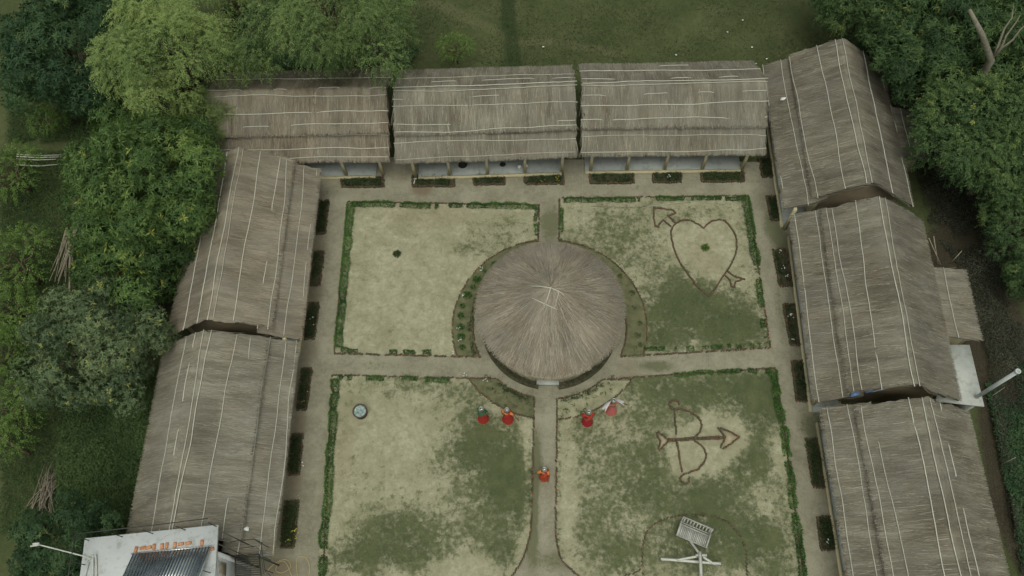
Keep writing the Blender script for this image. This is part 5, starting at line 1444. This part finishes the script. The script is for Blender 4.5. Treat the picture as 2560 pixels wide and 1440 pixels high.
# solar water heater
A_, B_, C_ = G(334, 1384, ZR + .16), G(523, 1366, ZR + .16), G(306, 1445, ZR + .62)
tdir = (C_ - A_).normalized()
root = thing('solar_water_heater', 'solar water heater with a sloping row of dark glass tubes on the white roof', 'solar heater', tuple((A_ + B_) / 2))
nT = 25
for i in range(nT):
    s = A_ + (B_ - A_) * (i / (nT - 1)); m = MB(); m.tube([s, s + tdir * 1.9], .029, 8, random.uniform(.3, .7)); m.build('glass_tube', MT['tube'], root, True)
m = MB(); dn = Vector((0, 0, -.06)); e = tdir * 1.9
pq = [A_ - ux * .05 + dn, B_ + ux * .05 + dn, B_ + ux * .05 + e + dn, A_ - ux * .05 + e + dn]
m.add([tuple(v) for v in pq] + [tuple(v + Vector((0, 0, -.02))) for v in pq], [(3, 2, 1, 0), (4, 5, 6, 7), (0, 1, 5, 4), (1, 2, 6, 5), (2, 3, 7, 6), (3, 0, 4, 7)]); m.build('reflector_sheet', MT['steel'], root)
m = MB(); m.tube([A_ - ux * .1, B_ + ux * .1], .035, 4); m.build('foot_rail', MT['steel'], root)
m = MB(); t0, t1 = A_ + tdir * 2.0 - ux * .15, B_ + tdir * 2.0 + ux * .15; m.tube([t0 + Vector((0, 0, .1)), t1 + Vector((0, 0, .1))], .23, 18); m.build('water_tank', MT['white_paint'], root, True)
for s in (t0, t1):
    m = MB(); m.tube([(s.x, s.y, ZR), (s.x, s.y, s.z)], .025, 5); m.build('stand_leg', MT['steel'], root)
for i, (px, py, rot) in enumerate(((341, 1374, 1.4), (358, 1370, .1), (372, 1369, .15), (386, 1367, 1.5), (406, 1366, 1.6), (418, 1364, 1.5), (438, 1363, 1.5), (453, 1360, .1), (472, 1358, .15), (506, 1357, 1.5), (529, 1373, .2))):
    g = G(px, py, ZR); m = MB(); m.box((g.x, g.y, ZR + .037), (.23, .11, .072), rot + math.atan2(ux.y, ux.x), random.uniform(.3, .9))
    tag(m.build('brick', MT['brick_new']), 'orange brick in the row laid along the foot of the solar tubes', 'brick', 'orange bricks at the solar heater')
# old door frame lying on the roof
root = thing('door_frame', 'old white door frame lying on the flat roof below the lamp arm', 'frame', tuple(G(225, 1410, ZR)))
for k, pts in enumerate(([(210, 1400), (216, 1391), (240, 1386), (242, 1450)], [(215, 1404), (222, 1398), (233, 1394), (232, 1450)], [(222, 1405), (210, 1450)])):
    m = MB(); m.tube([G(x, y, ZR + .05) for x, y in pts], .03, 4); m.build('frame_bar', MT['white_paint'], root)
pts = smooth_path([(v.x, v.y) for v in (G(463, 1322, ZR), G(440, 1330, ZR), G(410, 1343, ZR), G(390, 1362, ZR))], 6)
m = MB(); m.tube([(p.x, p.y, ZR + .012) for p in pts], .009, 5); tag(m.build('cable', MT['white_paint']), 'thin cable snaking over the white roof to the solar tubes', 'cable')
# iron landing and stair on the east wall
root = thing('iron_stair', 'black iron landing and stair hung on the side of the white house', 'stair', tuple(G(620, 1400, 0)))
ZP = 3.0
pl = [G(588, 1392, ZP), G(648, 1386, ZP), G(655, 1470, ZP), G(590, 1470, ZP)]
def fr(a, b, t): return a + (b - a) * t
for i in range(16):
    m = MB(); t = i / 15; m.tube([fr(pl[0], pl[3], t), fr(pl[1], pl[2], t)], .016, 4); m.build('grating_bar', MT['black_iron'], root)
for a, b in zip(pl, pl[1:] + pl[:1]):
    m = MB(); m.tube([a, b], .03, 4); m.build('landing_edge', MT['black_iron'], root)
def rail(pts, r=.022, name='handrail'):
    m = MB(); m.tube([G(*p) for p in pts], r, 5); m.build(name, MT['black_iron'], root)
rail([(546, 1325, 5.4), (623, 1362, 4.3)]); rail([(546, 1360, 5.0), (621, 1393, 3.9)])
for t in np.linspace(.18, .95, 8):
    a = G(546 + 77 * t, 1325 + 37 * t, 5.4 - 1.1 * t); b = Vector((a.x, a.y, a.z - .75)); m = MB(); m.tube([a, b], .013, 4); m.build('baluster', MT['black_iron'], root)
rail([(574, 1356, 4.1), (596, 1351, 4.1), (636, 1348, 4.1), (652, 1359, 4.1), (663, 1428, 4.1), (690, 1452, 4.0)])
rail([(600, 1370, 3.6), (640, 1366, 3.6), (650, 1376, 3.6), (660, 1436, 3.6)], .015, 'mid_rail')
for px, py in ((596, 1351), (636, 1348), (652, 1359), (657, 1392), (662, 1425)):
    a = G(px, py, 4.1); m = MB(); m.tube([a, (a.x, a.y, ZP)], .018, 5); m.build('railing_post', MT['black_iron'], root)
for px, py in ((592, 1398), (646, 1392)):
    a = G(px, py, ZP); m = MB(); m.tube([(a.x, a.y, 0), a], .035, 6); m.build('support_post', MT['black_iron'], root)

# ------------------------------------------------------------------ dancers
def cloth_mat(name, a, b, scale=14):
    return simple_mat(name, a, b, scale, .8, .15, .15, .01)
SKIN = simple_mat('skin', (0.13, 0.068, 0.042), (0.17, 0.09, 0.058), 20, .55, .3, 0)
HAIR = simple_mat('hair', (0.008, 0.007, 0.007), (0.018, 0.016, 0.015), 30, .45, .4, 0)
CL = {'red': cloth_mat('cloth_red', (0.33, 0.030, 0.026), (0.46, 0.055, 0.045)), 'crimson': cloth_mat('cloth_crimson', (0.28, 0.018, 0.030), (0.40, 0.035, 0.052)),
      'pink': cloth_mat('cloth_pink', (0.46, 0.12, 0.115), (0.58, 0.19, 0.18)), 'green': cloth_mat('cloth_green', (0.03, 0.12, 0.065), (0.06, 0.20, 0.11)),
      'orange': cloth_mat('cloth_orange', (0.45, 0.14, 0.04), (0.58, 0.22, 0.08)), 'vermilion': cloth_mat('cloth_vermilion', (0.38, 0.055, 0.026), (0.50, 0.09, 0.045)),
      'white': cloth_mat('cloth_white', (0.52, 0.50, 0.52), (0.64, 0.62, 0.64)), 'brown': cloth_mat('cloth_rust', (0.26, 0.10, 0.07), (0.36, 0.16, 0.11)), 'yellow': cloth_mat('cloth_yellow', (0.50, 0.45, 0.16), (0.62, 0.56, 0.24))}
ARMS = {'down': [(.20, .02, 1.06), (.23, .06, .86)], 'hip': [(.30, -.04, 1.08), (.17, .08, .96)], 'out': [(.34, .06, 1.16), (.50, .16, 1.12)], 'up': [(.30, .10, 1.36), (.15, .08, 1.56)], 'fwd': [(.24, .14, 1.12), (.20, .34, 1.14)]}
def woman(label, px, py, face, armL, armR, skirt, top, drape, lean=0.0, drape_kind='diag', hem=.275, trim='yellow'):
    """px,py: top of the pot on her head; face: heading of her face in degrees from +Y, anticlockwise"""
    g = G(px, py, 1.74)
    root = thing('person', label, 'person', (g.x, g.y, .05), None, math.radians(face), local=True)
    V_ = [(0, 0, .86), (0, 0, 1.0), (0, 0, 1.17), (0, 0, 1.29), (0, .005, 1.35), (0, .015, 1.42), (0, .01, 1.49)]
    Rr = [.125, .105, .125, .085, .048, .085, .075]
    E = [(0, 1), (1, 2), (2, 3), (3, 4), (4, 5), (5, 6)]
    def addv(p, r, par):
        V_.append(tuple(p)); Rr.append(r); E.append((par, len(V_) - 1)); return len(V_) - 1
    addv((0, .108, 1.415), .016, 5)                                            # nose
    for sx in (-1, 1): addv((sx * .095, 0, 1.42), .018, 5)                     # ears
    for sx, pose in ((-1, armL), (1, armR)):
        el, wr = [np.array([p[0] * sx, p[1], p[2]]) for p in ARMS[pose]]
        sh = addv((sx * .155, 0, 1.255), .052, 3); e = addv(el, .038, sh); w = addv(wr, .026, e)
        d = unit(wr - el); side = unit(np.cross(d, [0.2, .5, .8])); 
        p = addv(wr + d * .07, .032, w)
        for j, (o, l) in enumerate(((-.028, .065), (-.010, .078), (.010, .073), (.027, .055))):
            f1 = addv(wr + d * (.10 + l * .3) + side * o, .0085, p); addv(wr + d * (.10 + l) + side * o * 1.2 + np.cross(side, d) * .025, .007, f1)
        t = addv(wr + d * .055 + side * -.045, .010, w); addv(wr + d * .10 + side * -.062, .008, t)
    for sx in (-1, 1):
        h = addv((sx * .085, 0, .80), .085, 0); k = addv((sx * .095, .02, .45), .055, h); a = addv((sx * .095, -.01, .08), .036, k); addv((sx * .10, .12, .025), .028, a)
    m = bpy.data.meshes.new('body'); m.from_pydata(V_, E, []); m.update()
    o = obj('body', m, SKIN, root)
    sk = o.modifiers.new('skin', 'SKIN')
    for i, r in enumerate(Rr): m.skin_vertices[0].data[i].radius = (r, r)
    m.skin_vertices[0].data[0].use_root = True
    sk.use_smooth_shade = True
    ss = o.modifiers.new('sub', 'SUBSURF'); ss.levels = 1; ss.render_levels = 2
    # clothing
    mm_ = MB(); mm_.lathe([(hem, .03), (hem * .93, .14), (hem * .78, .40), (hem * .58, .70), (.155, .92), (.135, 1.0)], (0, 0, 0), 72, .5, .10, 14); mm_.build('skirt', CL[skirt], root, True)
    mm_ = MB(); mm_.lathe([(hem * 1.012, .025), (hem * .985, .075)], (0, 0, 0), 72, .5, .10, 14); mm_.build('skirt_border', CL[trim], root, True)
    mm_ = MB(); vs = []; prof = [(.138, .97), (.142, 1.06), (.150, 1.16), (.162, 1.24), (.125, 1.295), (.065, 1.32)]
    for r, z in prof:
        for k in range(20):
            a = 2 * math.pi * k / 20; vs.append((r * 1.08 * math.cos(a), r * .86 * math.sin(a), z))
    mm_.add(vs, [(i * 20 + k, i * 20 + (k + 1) % 20, (i + 1) * 20 + (k + 1) % 20, (i + 1) * 20 + k) for i in range(5) for k in range(20)]); bl = mm_.build('blouse', CL[top], root, True)
    for sx, pose in ((-1, armL), (1, armR)):
        el = np.array([ARMS[pose][0][0] * sx, ARMS[pose][0][1], ARMS[pose][0][2]]); sh = np.array([sx * .13, 0, 1.265])
        mm_ = MB(); mm_.tube([sh, sh + (el - sh) * .5, sh + (el - sh) * .85], [.078, .066, .058], 10); mm_.build('sleeve', CL[top], bl, True)
    def ribbon(pts, w):
        P = [np.array(p, float) for p in pts]; vs = []; n = len(P)
        for i in range(n):
            d = unit(P[min(i + 1, n - 1)] - P[max(i - 1, 0)]); out = np.array([P[i][0], P[i][1], 0]); out = unit(out) if np.linalg.norm(out) > .02 else np.array([0, 0, 1.0])
            s = unit(np.cross(d, out + np.array([0, 0, .35]))); ww = w[i] if hasattr(w, '__len__') else w
            for o_, dz in ((-.5, 0), (-.17, .012), (.17, -.008), (.5, .006)): vs.append(P[i] + s * ww * o_ + out * (dz + .004))
            for o_, dz in ((.5, .006), (-.5, 0)): vs.append(P[i] + s * ww * o_ + out * (dz - .006))
        f = []
        for i in range(n - 1):
            for k in range(6): f.append((i * 6 + k, i * 6 + (k + 1) % 6, (i + 1) * 6 + (k + 1) % 6, (i + 1) * 6 + k))
        mb_ = MB(); mb_.add(vs, f); mb_.build('scarf', CL[drape], root, True)
    if drape_kind == 'diag':
        ribbon([(.17, .10, .80), (.10, .17, 1.0), (-.02, .165, 1.14), (-.12, .12, 1.27), (-.14, 0, 1.345), (-.12, -.13, 1.26), (-.10, -.19, 1.08), (-.10, -.24, .85), (-.11, -.28, .62)], [.12, .14, .16, .17, .17, .18, .20, .22, .22])
    elif drape_kind == 'wings':
        ribbon([(-.52, .12, 1.06), (-.40, .02, 1.16), (-.24, -.06, 1.27), (-.10, -.12, 1.33), (.10, -.12, 1.33), (.24, -.06, 1.27), (.40, .02, 1.16), (.52, .12, 1.06)], [.26, .28, .22, .16, .16, .22, .28, .26])
    else:
        ribbon([(.15, .14, .55), (.14, .19, .78), (.06, .19, 1.0), (-.06, .16, 1.18), (-.13, .05, 1.33), (-.13, -.12, 1.28), (-.06, -.20, 1.0), (-.02, -.27, .70), (0, -.33, .35)], [.16, .2, .22, .22, .2, .24, .32, .36, .36])
    # hair with a plait, eyes, mouth
    mm_ = MB(); vs = []; seg = 16; rings = [(-.35, 1.0), (-.05, 1.04), (.3, 1.0), (.6, .82), (.85, .5), (1.0, .05)]
    for h, r in rings:
        for k in range(seg):
            a = 2 * math.pi * k / seg; back = .5 - .5 * math.sin(a); zz = 1.425 + .105 * h
            if h < .3: zz = 1.425 + .105 * (h * back + .45 * (1 - back))
            vs.append((.098 * r * math.cos(a), .005 + .108 * r * math.sin(a) - .012, zz))
    mm_.add(vs, [(i * seg + k, i * seg + (k + 1) % seg, (i + 1) * seg + (k + 1) % seg, (i + 1) * seg + k) for i in range(len(rings) - 1) for k in range(seg)] + [tuple(range((len(rings) - 1) * seg, len(rings) * seg))])
    hr = mm_.build('hair', HAIR, root, True)
    mm_ = MB(); mm_.tube([(0, -.10, 1.42), (.01, -.15, 1.30), (.02, -.18, 1.12), (.03, -.20, .95)], [.045, .036, .03, .012], 8); mm_.build('plait', HAIR, hr, True)
    for sx in (-1, 1):
        mm_ = MB(); mm_.lathe([(.001, -.009), (.009, -.004), (.009, .004), (.001, .009)], (sx * .034, .092, 1.432), 8); mm_.build('eye', HAIR, root, True)
    mm_ = MB(); mm_.box((0, .093, 1.378), (.045, .012, .012)); mm_.build('mouth', CL['crimson'], root)
    return root, g
STEEL_POT = MT['steel']
def pot(label, g, r=.125):
    c = (g.x, g.y, 1.575)
    root = thing('water_pot', label, 'pot', (g.x, g.y, 1.56))
    m = MB(); m.lathe([(.001, 0), (.05, 0), (r * .85, .035), (r, .09), (r * .86, .15), (r * .52, .185), (r * .50, .20), (r * .66, .222), (r * .60, .222), (r * .44, .20), (r * .46, .18), (r * .8, .13), (r * .3, .03)], c, 22); m.build('vessel', STEEL_POT, root, True)
    m = MB(); m.lathe([(.055, -.005), (.09, .0), (.095, .018), (.06, .028)], (g.x, g.y, 1.565), 16); m.build('carrying_ring', HAIR, root, True)
for args, pl_ in (
    (('person in a green blouse and red skirt, arm raised to the pot on top', 1203, 1022, 150, 'up', 'hip', 'red', 'green', 'green'), 'steel pot on the head of the person in the green blouse'),
    (('person in red with an orange scarf standing on the curved brick edging', 1267, 1024, 170, 'out', 'hip', 'red', 'orange', 'red'), 'steel pot on the head of the person with the orange scarf'),
    (('person dressed all in crimson red beside the pale seedling bed', 1473, 1030, 190, 'hip', 'hip', 'crimson', 'red', 'vermilion'), 'steel pot on the head of the person all in crimson'),
    (('person in a faded pink skirt with a white scarf spread over both arms', 1535, 1001, 200, 'out', 'out', 'pink', 'brown', 'white', 0, 'wings'), 'steel pot on the head of the person with the white scarf'),
    (('person in an orange and vermilion sari walking down the central path', 1361, 1173, 180, 'fwd', 'out', 'vermilion', 'orange', 'vermilion', 0, 'sari', .23, 'orange'), 'steel pot on the head of the person in the orange sari')):
    r_, g_ = woman(*args)
    pot(pl_, g_)
for o in LOCAL:
    if '_local' in o: del o['_local']
for o in bpy.data.objects:
    if '_local' in o: del o['_local']
